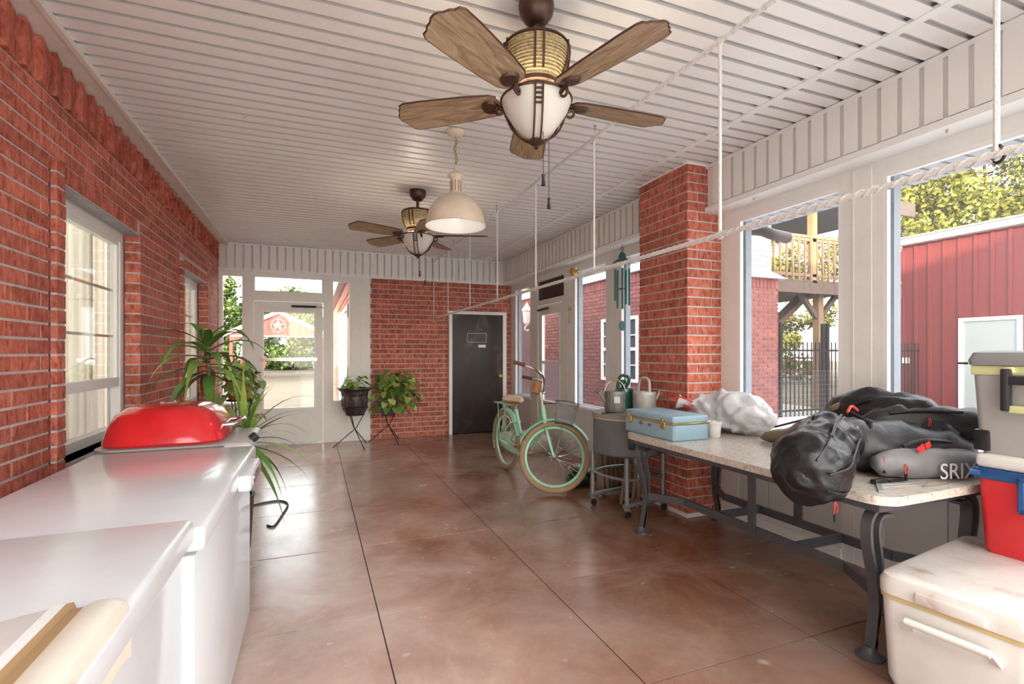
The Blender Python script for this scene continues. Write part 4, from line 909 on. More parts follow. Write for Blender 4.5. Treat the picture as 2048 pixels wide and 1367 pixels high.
MB().tube(bez([(2.44, 1.68, 1.02), (2.50, 1.70, 1.045), (2.56, 1.71, 1.02)], 4), .007, 6).build('red_loop', REDC, g1)
# lettering on the pocket
tc_ = bpy.data.curves.new('lettering', 'FONT'); tc_.body = 'SRIXON'; tc_.size = .10; tc_.extrude = .001; tc_.shear = .2
to_ = bpy.data.objects.new('lettering_src', tc_); COL.objects.link(to_); dg = bpy.context.evaluated_depsgraph_get()
tm = bpy.data.meshes.new_from_object(to_.evaluated_get(dg)); bpy.data.objects.remove(to_)
tm.materials.clear(); tm.materials.append(mat('silver_print', (.62, .6, .6), .4))
lt = inst(tm, 'lettering', g1, (2.655, 1.402, .735), (R(80), 0, R(-13)))
g2 = thing('golf_bag', 'black and olive golf bag slumped against the window behind the others', 'golf bag', (0, 0, 0), 0, 'golf bags heaped on the table')
loft([(2.80, 2.50, .75, .02, .012), (2.80, 2.42, .77, .07, .04), (2.82, 2.24, .80, .11, .07), (2.85, 2.08, .83, .12, .10), (2.88, 1.98, .86, .12, .12)], 30, .022, 9, 8, floor=.722).build('olive_panel', OLIVE, g2, 'full')
loft([(2.86, 2.06, .85, .11, .10), (2.885, 1.98, .93, .135, .14), (2.90, 1.86, .965, .15, .155), (2.93, 1.72, .955, .145, .14), (2.95, 1.60, .92, .13, .11), (2.97, 1.50, .87, .08, .06)], 36, .030, 8, 3, floor=.722).build('body', NYL, g2, 'full')
loft([(2.80, 2.03, .93, .02, .03), (2.80, 1.98, .97, .045, .055), (2.815, 1.92, .985, .03, .04)], 18, .008, 18, 7).build('side_pocket', OLIVE, g2, 'full')
MB().tube(bez([(2.68, 2.3, .85), (2.72, 2.12, .92), (2.76, 1.95, .99), (2.80, 1.8, 1.06)], 5), .006, 5).build('piping', BLACK, g2, True)
g3 = thing('golf_bag', 'charcoal golf bag lying nearest the stacked coolers', 'golf bag', (0, 0, 0), 0, 'golf bags heaped on the table')
loft([(2.72, 1.83, .93, .04, .04), (2.80, 1.74, .96, .08, .07), (2.92, 1.62, .965, .10, .08), (3.02, 1.48, .955, .09, .08), (3.06, 1.40, .945, .05, .05)], 30, .024, 10, 5).build('body', NYL2, g3, 'full')
MB().tube(bez([(2.76, 1.68, 1.0), (2.85, 1.58, 1.02), (2.95, 1.46, 1.02)], 5), .008, 6).build('zip_line', BLACK, g3, True)
zip_pull(g3, (2.84, 1.545, .99))
fr = thing('metal_strip', 'bent silver metal strip with a black clip at the table edge', 'strip', (2.36, 1.45, .721))
MB().bar((-.13, -.06, .004), (-.02, .02, .004), .02, .006).bar((-.02, .02, .004), (.22, -.02, .004), .02, .006).build('strip', mat('brushed_silver', (.55, .55, .56), .35, metal=.7), fr)
MB().bbox(-.02, .07, .03, .06, 0, .02, .006, 2).box(.07, .17, .025, .045, 0, .01).build('clip', BLACK, fr, True)
tag(MB().tube(bez([(2.60, 1.42, .728), (2.56, 1.40, .726), (2.50, 1.385, .724), (2.60, 1.372, .722), (2.70, 1.38, .723), (2.80, 1.39, .726)], 6), .002, 5).build('thin_cable', mat('grey_cable', (.2, .19, .18), .5), None, True), 'thin cable trailing across the near end of the stone table top', 'cable')

# ------------------------------------------------------------------ coolers
ck = thing('cooler', 'large dirty white cooler with a tan stripe standing on the floor', 'cooler', (2.515, 1.135, 0), R(8), 'stacked coolers')
loftxy([(.385, .20, .05, 0, 0), (.405, .215, .05, .05, 0), (.42, .228, .05, .36, 0), (.42, .228, .05, .375, 0)]).build('body', WHITEP, ck, True)
loftxy([(.425, .233, .05, .363, 0), (.425, .233, .05, .381, 0)]).build('tan_band', mat('tan_band', (.62, .48, .24), .5), ck)
loftxy([(.43, .238, .06, .381, 0), (.43, .238, .06, .425, 0), (.42, .228, .06, .447, 0), (.395, .205, .05, .456, 0)]).build('lid', DIRTYP, ck, True)
MB().bbox(-.442, -.422, -.10, .10, .385, .425, .006, 2).build('lid_grip', DIRTYP, ck, True)
hd = MB().tube([(-.46, -.12, .315), (-.46, .12, .315)], .014, 10).bar((-.46, -.115, .315), (-.42, -.125, .27), .03, .012).bar((-.46, .115, .315), (-.42, .125, .27), .03, .012).build('handle', WHITEP, ck, True)
MB().tube([(-.40, .02, .03), (-.435, .02, .03)], .02, 12).build('drain_plug', GREYP, ck, True)
cr = thing('cooler', 'red cooler with blue handles and a white lid on the big white cooler', 'cooler', (2.895, 1.068, .456), R(3), 'stacked coolers')
loftxy([(.185, .20, .03, 0, 0), (.192, .207, .03, .02, 0), (.205, .222, .03, .33, 0)]).build('body', REDP, cr, True)
MB().bbox(-.212, .212, -.232, .232, .315, .362, .008, 2).build('rim', BLUEP, cr, True)
MB().bbox(-.21, .21, -.228, .228, .363, .425, .02, 3).build('lid', WHITEP, cr, True)
hb = MB().bbox(-0.232, -0.214, -.16, .075, .20, .225, .005, 1).bbox(-0.232, -0.214, .055, .08, .20, .345, .005, 1).bbox(-0.232, -0.214, -.165, -.14, .20, .345, .005, 1).bbox(-0.232, -0.214, -.165, .08, .325, .35, .005, 1).build('handle', BLUEP, cr, True)
for y in (-.09, -.03, .03): MB().box(-0.218, -0.214, y - .022, y + .022, .318, .358).build('rib', BLUEP, cr)
MB().tube([(-.22, .20, .34), (-.23, .235, .34)], .012, 8).build('hinge_knob', BLUEP, cr, True)
cg = thing('cooler', 'grey cooler with lime trim and dark latch handle at the top of the stack', 'cooler', (2.885, 1.078, .881), R(3), 'stacked coolers')
loftxy([(.18, .20, .03, 0, 0), (.19, .21, .03, .02, 0), (.203, .225, .03, .335, 0)]).build('body', GREYP, cg, True)
MB().bbox(-.199, -.15, .165, .222, .01, .10, .008, 2).build('corner_guard', BLACK, cg, True)
MB().bbox(-.207, .207, -.229, .229, .335, .378, .008, 2).build('lime_rim', LIME, cg, True)
loftxy([(.217, .236, .03, .378, 0), (.22, .24, .03, .40, 0), (.207, .228, .03, .432, 0), (.185, .2, .03, .441, 0)]).build('lid', mat('cool_grey_plastic', (.27, .27, .28), .45), cg, True)
MB().tube([(-.21, .235, .385), (-.21, .27, .385)], .005, 6).build('hinge_pin', BLACK, cg)
hg = MB().bbox(-0.247, -0.210, .085, .115, .19, .365, .008, 2).bbox(-0.247, -0.210, -.19, -.16, .19, .365, .008, 2).bbox(-0.245, -0.220, -.19, .115, .30, .335, .006, 2).build('latch_handle', mat('latch_black', (.03, .03, .035), .4), cg, True)
MB().bbox(-0.240, -0.205, -.165, .09, .185, .215, .006, 2).build('lime_grip', LIME, hg, True)
for y in (-.13, .02, .10): MB().bbox(-0.220, -0.203, y - .02, y + .02, .345, .372, .004, 1).build('lime_clip', LIME, cg, True)

# ------------------------------------------------------------------ round drum cooler on a wheeled stand
tu = thing('drum_cooler', 'grey round drum cooler on a pipe stand with casters', 'drum cooler', (2.47, 3.585, 0), R(10))
DRUM = mat('drum_grey', (.135, .138, .138), .5, var=.12, vscale=5)
MB().lathe([(.0, .475), (.27, .475), (.285, .49), (.285, .79), (0, .79)], 48).build('drum', DRUM, tu, True)
ld = MB().lathe([(.292, .775), (.295, .80), (.288, .812), (.0, .822)], 48).build('lid', mat('drum_lid', (.23, .215, .195), .5, var=.2, vscale=10), tu, True)
MB().lathe([(.2935, .768), (.2935, .780)], 48, cap=False).build('tan_band', mat('tan_rubber_band', (.55, .38, .22), .6), tu, True)
MB().bar((-.29, -.01, .814), (.29, .01, .814), .006, .014).build('lid_hinge', BLACK, ld)
lb = MB().bbox(-.026, .026, -.33, -.292, .55, .645, .012, 3).xf(Matrix.Rotation(R(-38), 4, 'Z')).build('latch_box', BLACK, tu, True)
op = MB().bbox(-.02, .02, -.31, -.285, .68, .76, .004, 1).bbox(-.022, .022, -.33, -.30, .67, .70, .006, 2).xf(Matrix.Rotation(R(2), 4, 'Z')).build('bottle_opener', BRONZE, tu, True)
PIPE = mat('grey_pipe', (.24, .25, .255), .42, metal=.4, var=.12, vscale=14)
for sx in (-1, 1):
    for sy in (-1, 1):
        x, y = sx * .205, sy * .205
        lg = MB().tube([(x, y, .10), (x, y, .48)], .019, 12).build('leg', PIPE, tu, True)
        MB().box(x - .02, x + .02, y - .012, y + .012, .06, .085).bar((x, y, .085), (x + .03, y, .05), .03, .008).build('caster_fork', STEEL, lg, True)
        MB().lathe([(0, -.012), (.027, -.012), (.03, -.006), (.03, .006), (.027, .012), (0, .012)], 18).xf(Matrix.Translation((x + .015, y, .03)) @ Matrix.Rotation(R(90), 4, 'X')).build('caster_wheel', BLACK, lg, True)
for sy in (-1, 1): MB().tube([(-.235, sy * .205, .10), (.235, sy * .205, .10)], .018, 10).build('base_pipe', PIPE, tu, True)
for sg in (0, 1, 2, 3):
    a0 = R(45 + 90 * sg); p0 = Vector((.29 * math.cos(a0), .29 * math.sin(a0), .30)); p1 = Vector((.29 * math.cos(a0 + PI / 2), .29 * math.sin(a0 + PI / 2), .30)); md = (p0 + p1) / 2 * 1.18; md.z = .30
    MB().tube(bez([p0, md, p1], 8), .012, 8).build('hoop', PIPE, tu, True)
tag(tu, tu['label'], 'cooler')
def can(label, loc, rz, m, r, h, kind):
    c = thing('watering_can', label, 'watering can', loc, rz, 'watering cans on the drum cooler')
    MB().lathe([(r * .96, 0), (r, .006), (r * .98, h * .85), (r * 1.03, h * .86), (r, h), (r * .9, h), (r * .9, h * .7), (0, h * .65)], 28).build('body', m, c, True)
    if kind == 'bail':
        hp = MB().tube([(r * math.cos(R(a)), 0, h * .92 + .105 * math.sin(R(a))) for a in range(0, 181, 12)], .0055, 7).build('handle', STEEL, c, True)
        MB().tube([(-.03, 0, h * .92 + .105), (.03, 0, h * .92 + .105)], .0105, 8).build('wood_grip', LEATHER, hp, True)
        sp = MB().tube([(-r * .8, 0, h * .3), (-r - .05, 0, h * .95)], [.016, .010], 8).build('spout', m, c, True)
        MB().lathe([(.010, 0), (.038, .02), (.03, .028), (0, .03)], 16).xf(Matrix.Translation((-r - .05, 0, h * .95)) @ Matrix.Rotation(R(-40), 4, 'Y')).build('rose', m, sp, True)
        MB().box(-.028, .02, -r - .002, -r + .004, h * .45, h * .75).build('paper_label', mat('blue_white_label', (.5, .58, .6), .6), c)
    else:
        MB().tube(bez([(-r * .2, -r * .7, h * .35) if kind == 'arch' else (0, -.0, h * .9), (-.0, -r * .55, h + .08), (0, 0, h + .115), (0, r * .6, h + .08), (.0, r * .85, h * .5)], 6), .012 if kind == 'arch' else .014, 8).build('handle', m, c, True)
        sp = MB().tube(bez([(r * .8, 0, h * .25), (r + .06, .0, h * .7), (r + .11, 0, h + .03)], 5), .012, 8).build('spout', m, c, True)
        MB().lathe([(.010, 0), (.034, .02), (.028, .026), (0, .028)], 16).xf(Matrix.Translation((r + .11, 0, h + .03)) @ Matrix.Rotation(R(50), 4, 'Y')).build('rose', STEEL if kind == 'arch' else m, sp, True)
    return c
can('weathered galvanized watering can with a wooden bail grip on the drum cooler', (2.36, 3.60, .822), R(-20), DULLZ, .088, .17, 'bail')
can('dark green watering can between the two grey ones', (2.52, 3.70, .822), R(60), mat('green_enamel', (.012, .10, .06), .25, coat=.4), .075, .18, 'x')
can('pale grey metal watering can with a tall strap handle nearest the brick column', (2.60, 3.52, .822), R(10), mat('whitewashed_zinc', (.50, .50, .48), .5, metal=.2, var=.12, vscale=12), .095, .165, 'arch')

# wooden folding racks and bags stored behind the drum
for i, (x, y, rz, tl) in enumerate(((2.60, 3.92, .1, 8), (2.66, 3.99, .15, 9), (2.72, 4.07, .18, 10))):
    w = thing('slatted_chair', ['folded wooden slat chair nearest the drum cooler', 'middle folded wooden slat chair behind the drum cooler', 'farthest folded wooden slat chair behind the drum cooler'][i], 'folding chair', (x, y, 0), rz, 'folded slat chairs')
    M = Matrix.Rotation(R(-tl), 4, 'X')
    for sx in (-.2, .2): MB().box(sx - .014, sx + .014, -.014, .014, .012, .50).xf(M).build('stile', WOODG, w)
    for k in range(7): MB().box(-.165 + k * .055 - .015, -.165 + k * .055 + .015, -.008, .008, .06, .46).xf(M).build('slat', WOODG, w)
    for z in (.05, .24, .44): MB().box(-.186, .186, .009, .024, z, z + .03).xf(M).build('crosspiece', WOODG, w)
for i, (x, y, rz) in enumerate(((2.40, 3.30, .5),)):
    w = thing('slatted_rack', 'small wooden slat rack leaning under the drum cooler', 'rack', (2.50, 3.56, 0), R(-60))
    M = Matrix.Rotation(R(-16), 4, 'X')
    for k in range(5): MB().box(-.10 + k * .05 - .01, -.10 + k * .05 + .01, -.01, .01, .012, .36).xf(M).build('slat', WOODG, w)
    for z in (.05, .30): MB().box(-.125, .125, .01, .025, z, z + .03).xf(M).build('crosspiece', WOODG, w)
sg1 = thing('garden_sack', 'green and black garden soil sack on the floor behind the bicycle wheel', 'sack', (0, 0, 0))
loft([(2.28, 4.28, .09, .03, .02), (2.34, 4.30, .10, .10, .085), (2.50, 4.36, .11, .12, .10), (2.66, 4.42, .10, .10, .085), (2.72, 4.44, .09, .03, .02)], 22, .018, 11, 3).build('sack', ramp_mat('green_black_print', [(0, (.01, .012, .01)), (.5, (.02, .03, .015)), (.62, (.10, .28, .05)), (1, (.2, .4, .12))], 7, .35), sg1, 'full')
sg2 = thing('red_sack', 'red and white seed sack on the floor behind the bicycle wheel', 'sack', (0, 0, 0))
loft([(2.47, 4.60, .06, .02, .02), (2.50, 4.61, .07, .06, .06), (2.58, 4.63, .08, .075, .075), (2.66, 4.66, .07, .06, .06), (2.69, 4.67, .06, .02, .02)], 22, .016, 11, 9).build('sack', ramp_mat('red_white_print', [(0, (.55, .02, .02)), (.5, (.6, .03, .03)), (.6, (.7, .55, .5)), (1, (.75, .7, .66))], 8, .4), sg2, 'full')
pb = thing('pet_bed', 'cream fabric pet bed on the floor by the window wall', 'pet bed', (2.72, 6.35, 0))
loftxy([(.30, .38, .15, .0, 0), (.33, .41, .17, .06, 0), (.31, .39, .16, .16, 0), (.27, .35, .14, .19, 0)]).build('cushion_wall', mat('cream_fabric', (.60, .55, .46), .85, bump=.3, bscale=60, var=.1), pb, True)
loftxy([(.24, .32, .13, .188, 0), (.22, .30, .13, .20, 0)]).build('cushion', mat('pale_fleece', (.68, .64, .58), .9), pb, True)

# ------------------------------------------------------------------ bicycle (local +x forward, rear hub above the origin)
bk = thing('bicycle', 'mint green cruiser bicycle with tan tyres and a wire basket', 'bicycle', (2.02, 5.28, 0), math.atan2(-1.08, .05))
RW = .335
def wheel_parts(parent, M, name):
    w = MB().tube([((RW - .026) * math.cos(k * PI / 24), 0, (RW - .026) * math.sin(k * PI / 24)) for k in range(48)], .026, 10, True).xf(M).build(name, TYRE, parent, True)
    MB().tube([((RW - .062) * math.cos(k * PI / 24), 0, (RW - .062) * math.sin(k * PI / 24)) for k in range(48)], .014, 8, True).xf(M).build('rim', MINT, w, True)
    MB().tube([(0, -.05, 0), (0, -.022, 0), (0, .022, 0), (0, .05, 0)], [.012, .024, .024, .012], 12).xf(M).build('hub', STEEL, w, True)
    sp = MB()
    for k in range(32):
        a = k * 2 * PI / 32; b2 = a + (.5 if k % 4 < 2 else -.5); sy = .02 if k % 2 else -.02
        sp.tube([(.02 * math.cos(b2), sy, .02 * math.sin(b2)), ((RW - .07) * math.cos(a), 0, (RW - .07) * math.sin(a))], .0013, 4)
    sp.xf(M).build('spokes', CHROME, w, kind='stuff')
    return w
wheel_parts(bk, Matrix.Translation((0, 0, RW)), 'rear_wheel')
bb = Vector((.46, 0, .30)); seat_t = Vector((.27, 0, .70)); head_t = Vector((.885, 0, .80)); head_b = Vector((.945, 0, .615)); rh = Vector((0, 0, RW))
MB().tube(bez([head_b, (.78, 0, .48), (.60, 0, .36), bb], 6), .021, 10).build('down_tube', MINT, bk, True)
MB().tube(bez([head_t - Vector((-.02, 0, .06)), (.74, 0, .60), (.56, 0, .48), (.385, 0, .46)], 6), .017, 10).build('top_tube', MINT, bk, True)
MB().tube([bb, seat_t], .018, 10).build('seat_tube', MINT, bk, True)
MB().tube([head_t, head_b], .023, 12).build('head_tube', MINT, bk, True)
for s in (-1, 1):
    MB().tube([bb + Vector((0, .02 * s, 0)), (.2, .05 * s, .31), rh + Vector((0, .065 * s, 0))], .010, 8).build('chain_stay', MINT, bk, True)
    MB().tube(bez([(.33, .02 * s, .58), (.2, .05 * s, .54), rh + Vector((0, .065 * s, 0))], 5), .009, 8).build('seat_stay', MINT, bk, True)
def fender(parent, M, a0, a1, r=RW + .022, w=.03):
    rows = []
    for i in range(25):
        a = R(a0 + (a1 - a0) * i / 24)
        rows.append([(r2 * math.cos(a), y, r2 * math.sin(a)) for y, r2 in ((-w, r - .018), (-w * .6, r), (0, r + .006), (w * .6, r), (w, r - .018))])
    return MB().grid(rows).xf(M).build('fender', MINT, parent, True)
fender(bk, Matrix.Translation((0, 0, RW)), 15, 205)
MB().prism([(-.02, .29), (.02, .40), (.30, .345), (.50, .36), (.53, .30), (.48, .245), (.15, .26)], .008, Matrix.Translation((0, -.052, 0)) @ Matrix.Rotation(R(90), 4, 'X')).build('chain_guard', MINT, bk)
rkk = MB().tube([(-.19, -.06, .745), (.20, -.05, .745), (.20, .05, .745), (-.19, .06, .745)], .006, 6, True)
for y in (-.02, .02): rkk.tube([(-.19, y, .745), (.2, y, .745)], .005, 6)
for s in (-1, 1): rkk.tube([(-.10, .06 * s, .745), (-.0, .075 * s, RW)], .005, 6).tube([(.12, .055 * s, .745), (.0, .075 * s, RW)], .005, 6)
rkk.build('rear_rack', MINT, bk, True)
MB().tube([seat_t, (.245, 0, .775)], .012, 8).build('seat_post', CHROME, bk, True)
sd = loft([(.08, 0, .815, .03, .015), (.12, 0, .815, .10, .035), (.20, 0, .81, .115, .04), (.30, 0, .81, .07, .035), (.40, 0, .812, .028, .024), (.42, 0, .812, .01, .01)], 20).build('saddle', mat('cream_leather', (.70, .60, .46), .5), bk, True)
loft([(.09, 0, .797, .03, .012), (.12, 0, .795, .102, .028), (.20, 0, .79, .117, .03), (.30, 0, .79, .072, .028), (.39, 0, .795, .028, .016)], 20).build('saddle_skirt', LEATHER, sd, True)
# cranks and pedals
MB().tube([bb + Vector((0, -.06, 0)), bb + Vector((0, .06, 0))], .02, 10).build('bottom_bracket', STEEL, bk, True)
for s, a in ((1, R(205)), (-1, R(25))):
    e = bb + Vector((.16 * math.cos(a), .075 * s, .16 * math.sin(a)))
    c_ = MB().bar(bb + Vector((0, .07 * s, 0)), e, .012, .02).build('crank', CHROME, bk)
    MB().bbox(e.x - .045, e.x + .045, min(e.y, e.y + .09 * s), max(e.y, e.y + .09 * s), e.z - .012, e.z + .012, .005, 1).build('pedal', LEATHER, c_, True)
MB().tube([(.38, .06, .29), (.30, .17, .012)], .007, 6).build('kickstand', CHROME, bk, True)
# steered front assembly
ax0 = head_b; axd = (head_t - head_b).normalized(); SR = Matrix.Translation(ax0) @ Matrix.Rotation(R(58), 4, axd) @ Matrix.Translation(-ax0)
fh = Vector((1.075, 0, RW))
fhub = SR @ fh; dz = RW - fhub.z
MF = SR @ Matrix.Translation(fh)
MF = Matrix.Translation((0, 0, dz + .002)) @ MF
SR2 = Matrix.Translation((0, 0, dz * .6)) @ SR
wheel_parts(bk, MF, 'front_wheel'); fender(bk, MF, 35, 165)
for s in (-1, 1): MB().tube(bez([head_b + Vector((.0, .0, -.02)), head_b + Vector((.02, .045 * s, -.05)), (1.03, .05 * s, .42), (1.075, .05 * s, RW)], 5), .012, 8).xf(SR2).build('fork_blade', MINT, bk, True)
MB().tube([head_t, head_t + axd * .13], .012, 8).xf(SR2).build('stem', CHROME, bk, True)
st_ = head_t + axd * .13
for s in (-1, 1):
    br = MB().tube(bez([st_, st_ + Vector((.03, .06 * s, .02)), st_ + Vector((.02, .17 * s, .12)), st_ + Vector((-.08, .27 * s, .17)), st_ + Vector((-.22, .31 * s, .185))], 6), .011, 8).xf(SR2).build('handlebar', CHROME, bk, True)
    MB().tube([st_ + Vector((-.15, .295 * s, .18)), st_ + Vector((-.17, .30 * s, .183)), st_ + Vector((-.20, .305 * s, .186)), st_ + Vector((-.26, .32 * s, .19))], [.016, .018, .016, .018], 10).xf(SR2).build('grip', mat('brown_grip', (.14, .045, .02), .5), br, True)
MB().lathe([(.034, 0), (.04, .005), (.044, .115), (.038, .115), (.036, .02), (0, .015)], 20, (st_.x - .06, .06, st_.z - .01)).xf(SR2).build('cup_holder', LEATHER, bk, True)
bc = Vector((1.115, 0, .74))
WIREM = mesh_mat('wire_mesh', (.32, .34, .36), .42)
bs = MB().lathe([(.0, -.09), (.09, -.09), (.115, .12)], 28, bc, cap=False).xf(SR2).build('basket', WIREM, bk, True)
MB().tube([(bc.x + .115 * math.cos(k * PI / 14), .115 * math.sin(k * PI / 14), bc.z + .12) for k in range(28)], .004, 6, True).tube([(bc.x + .09 * math.cos(k * PI / 14), .09 * math.sin(k * PI / 14), bc.z - .09) for k in range(28)], .004, 6, True).tube([(bc.x - .11, 0, bc.z + .10), head_t + Vector((0, 0, .02))], .005, 6).xf(SR2).build('basket_frame', BLACKM, bs, True)
bw = MB()
for k in range(24):
    a = k * PI / 12; bw.tube([(bc.x + .09 * math.cos(a), .09 * math.sin(a), bc.z - .09), (bc.x + .115 * math.cos(a), .115 * math.sin(a), bc.z + .12)], .0013, 4)
for j in range(6):
    z = -.09 + .035 * j; r = .09 + .025 * (z + .09) / .21; bw.tube([(bc.x + r * math.cos(k * PI / 12), r * math.sin(k * PI / 12), bc.z + z) for k in range(24)], .0013, 4, True)
bw.xf(SR2).build('basket_wires', STEEL, bs, kind='stuff')
for s in (-1, 1): MB().tube([(bc.x, .05 * s, bc.z - .09), (1.075, .06 * s, RW)], .004, 6).xf(SR2).build('basket_strut', STEEL, bk, True)

# ------------------------------------------------------------------ hanging ornaments on the header
wc = thing('wind_chime', 'green metal wind chime with tubes and a round clapper sail', 'wind chime', (2.985, 4.42, 2.385))
GRNM = mat('green_metal', (.05, .17, .16), .35, metal=.5)
MB().lathe([(.012, -.02), (.035, -.05), (.04, -.09), (.095, -.125), (.10, -.135), (0, -.13)], 20).build('cap', GRNM, wc, True)
MB().tube([(0, 0, .03), (0, 0, .067)], .002, 4).tube([(.014 * math.cos(k * PI / 5), 0, .01 + .02 * math.sin(k * PI / 5)) for k in range(10)], .003, 5, True).build('ring', BLACKM, wc)
for k in range(3):
    a = k * 2.1; MB().tube([(0, 0, 0), (.09 * math.cos(a), .09 * math.sin(a), -.13)], .0015, 4).build('chain', STEEL, wc)
for k, ln in enumerate((.36, .40, .33, .42, .38)):
    a = k * 2 * PI / 5 + .4; MB().tube([(.075 * math.cos(a), .075 * math.sin(a), -.20), (.075 * math.cos(a), .075 * math.sin(a), -.20 - ln)], .011, 10).build('tube', GRNM, wc, True)
    MB().tube([(.075 * math.cos(a), .075 * math.sin(a), -.13), (.075 * math.cos(a), .075 * math.sin(a), -.2)], .001, 4).build('cord', ROPE, wc)
MB().lathe([(0, -.40), (.035, -.40), (.035, -.41), (0, -.41)], 16).build('clapper', BLACK, wc)
MB().tube([(0, 0, -.13), (0, 0, -.74)], .001, 4).build('sail_cord', ROPE, wc)
MB().lathe([(0, -.003), (.052, -.003), (.052, .003), (0, .003)], 24).xf(Matrix.Translation((0, 0, -.79)) @ Matrix.Rotation(R(90), 4, 'X') @ Matrix.Rotation(R(25), 4, 'Y')).build('sail', GRNM, wc)
jg = thing('brass_jug', 'small brass jug ornament hanging from the header', 'ornament', (2.93, 5.36, 2.25))
MB().lathe([(.03, 0), (.042, .01), (.045, .05), (.035, .075), (.042, .09), (.036, .09), (.03, .07), (0, .06)], 18).build('jug', BRASS, jg, True)
MB().tube([(-.04 - .03 * math.sin(k * PI / 8), .0, .02 + .055 * k / 8) for k in range(9)], .005, 6).build('handle', BRASS, jg)
MB().tube([(.04, 0, .04), (.07, 0, .085)], [.01, .006], 8).build('spout', BRASS, jg); MB().tube([(0, 0, .09), (0, 0, .235)], .0015, 4).build('wire', STEEL, jg)
ky = thing('hanging_keys', 'bunch of old keys and a brass bell hanging from the window post', 'ornament', (3.10, 5.80, 1.86))
MB().tube([(0, 0, 0), (0, 0, -.13)], .004, 5).tube([(0, .012 * math.cos(k), -.145 + .014 * math.sin(k)) for k in range(6)], .004, 5, True).build('key', BRASS, ky); MB().lathe([(.006, .0), (.02, -.03), (.026, -.05), (0, -.05)], 12, (-.01, -.03, .06)).build('bell', BRASS, ky, True)
MB().tube([(0, 0, 0), (-.01, -.03, .06), (0, 0, .12), (0, 0, .25)], .002, 4).build('cord', ROPE, ky)
for y in (1.55, 2.75, 4.05):
    hk = MB().tube([(0, 0, 0), (0, 0, -.012), (-.008, 0, -.022), (-.016, 0, -.014), (-.016, 0, -.006)], .0018, 5).build('cup_hook', mat('rusty_hook', (.25, .10, .05), .5), None); hk.location = (XH + .03, y, 2.452); tag(hk, {1.55: 'tiny rusty cup hook under the header above the wide window', 2.75: 'tiny rusty cup hook under the header above the deck window', 4.05: 'tiny cup hook under the header beside the wind chime'}[y], 'hook', 'cup hooks under the header')
ch = MB().tube([(0, 0, 0), (0, .014, .006), (.012, .014, .014)], .003, 5).build('ceiling_hook', STEEL, None); ch.location = (-.42, 3.62, CEIL - .012); tag(ch, 'small open hook screwed into the ceiling above the freezers', 'hook')
bh = thing('bent_hook', 'dark bent hook hanging on the near end of the drying rack', 'hook', (1.75, .79, 1.86))
MB().tube(bez([(0, 0, .06), (0.0, 0, .03), (.0, -.018, .0), (0, -.012, -.02), (0, .0, -.024), (0, .01, -.012)], 5), .005, 7).build('hook', BLACKM, bh, True)

# ================================================================== OUTSIDE
struct('ground', MB().box(-60, 90, -40, 120, -.4, -.13), ramp_mat('dry_ground', [(0, (.07, .06, .035)), (.5, (.13, .105, .065)), (1, (.18, .15, .10))], .25, .9, space='World'), 'dry tan ground around the house', 'ground')
struct('patio_slab', MB().box(3.2, 11.5, -14, 14, -.13, -.02).box(-1.3, 3.2, -14, -.02, -.13, -.02), CONC, 'grey concrete courtyard slab outside the windows, with an added light-bouncing apron behind the camera', 'pavement')  # apron behind the camera is added to bounce light onto the ceiling
struct('driveway', MB().box(-9, 6, 8.6, 40, -.13, -.115), mat('sandy_drive', (.14, .115, .085), .9, var=.12, vscale=.5, space='World', stretch=(.3, 2, 1)), 'sunlit sandy drive beyond the storm door', 'driveway')
# brick wing
wg = thing('brick_wing', 'maroon brick wing of the house with white siding above, across the courtyard', 'building', (0, 0, 0))
MB().box(5.51, 8.69, 7.41, 14, -.1, 2.75).build('wall_core', mat('grey_mortar', (.34, .31, .31), .9), wg)
rw = MB()
WO = (7.62, 8.86, .77, 2.0)
for a, c, z0, z1 in lay(7.4, 14, -.05, 2.60, [WO], off=.2): rw.box(5.495, 5.55, a, c, z0, z1)
for a, c, z0, z1 in lay(5.5, 8.70, -.05, 2.60, off=.7): rw.box(a, c, 7.395, 7.45, z0, z1)
y = 7.40
while y < 13.9: rw.box(5.485, 5.55, y, y + .085, 2.61, 2.80); y += .10
x = 5.5
while x < 8.68: rw.box(x, x + .085, 7.385, 7.45, 2.61, 2.80); x += .10
rw.build('bricks', BRICKD, wg, kind='stuff')
ww = MB().box(5.47, 5.52, 7.62, 7.68, .77, 2.0).box(5.47, 5.52, 8.80, 8.86, .77, 2.0).box(5.47, 5.52, 7.68, 8.80, 1.94, 2.0).box(5.47, 5.52, 7.68, 8.80, .77, .83).box(5.47, 5.52, 7.68, 8.80, 1.36, 1.42).box(5.475, 5.51, 8.22, 8.25, .83, 1.94).box(5.475, 5.51, 7.68, 8.80, 1.64, 1.66).box(5.475, 5.51, 7.68, 8.80, 1.08, 1.10).build('window', BRIGHTW, wg)
MB().box(5.502, 5.506, 7.68, 8.80, .83, 1.94).build('pane', mat('dark_pane', (.05, .07, .08), .08), ww)
MB().add([(5.40, 7.28, 2.80), (8.82, 7.28, 2.80), (8.82, 14, 2.80), (5.40, 14, 2.80), (5.62, 7.55, 2.98), (8.70, 7.55, 2.98), (8.70, 14, 2.98), (5.62, 14, 2.98)], [(0, 3, 2, 1), (4, 5, 6, 7), (0, 1, 5, 4), (1, 2, 6, 5), (2, 3, 7, 6), (3, 0, 4, 7)]).build('flashing', mat('pale_flashing', (.66, .68, .72), .4), wg)
for i in range(16): MB().box(5.62 - .0, 8.63, 7.545, 7.56, 2.98 + i * .10, 3.072 + i * .10).build('siding_board', SIDING, wg)
MB().box(5.62, 8.63, 7.56, 13.9, 2.98, 4.58).build('upper_wall', SIDING, wg)
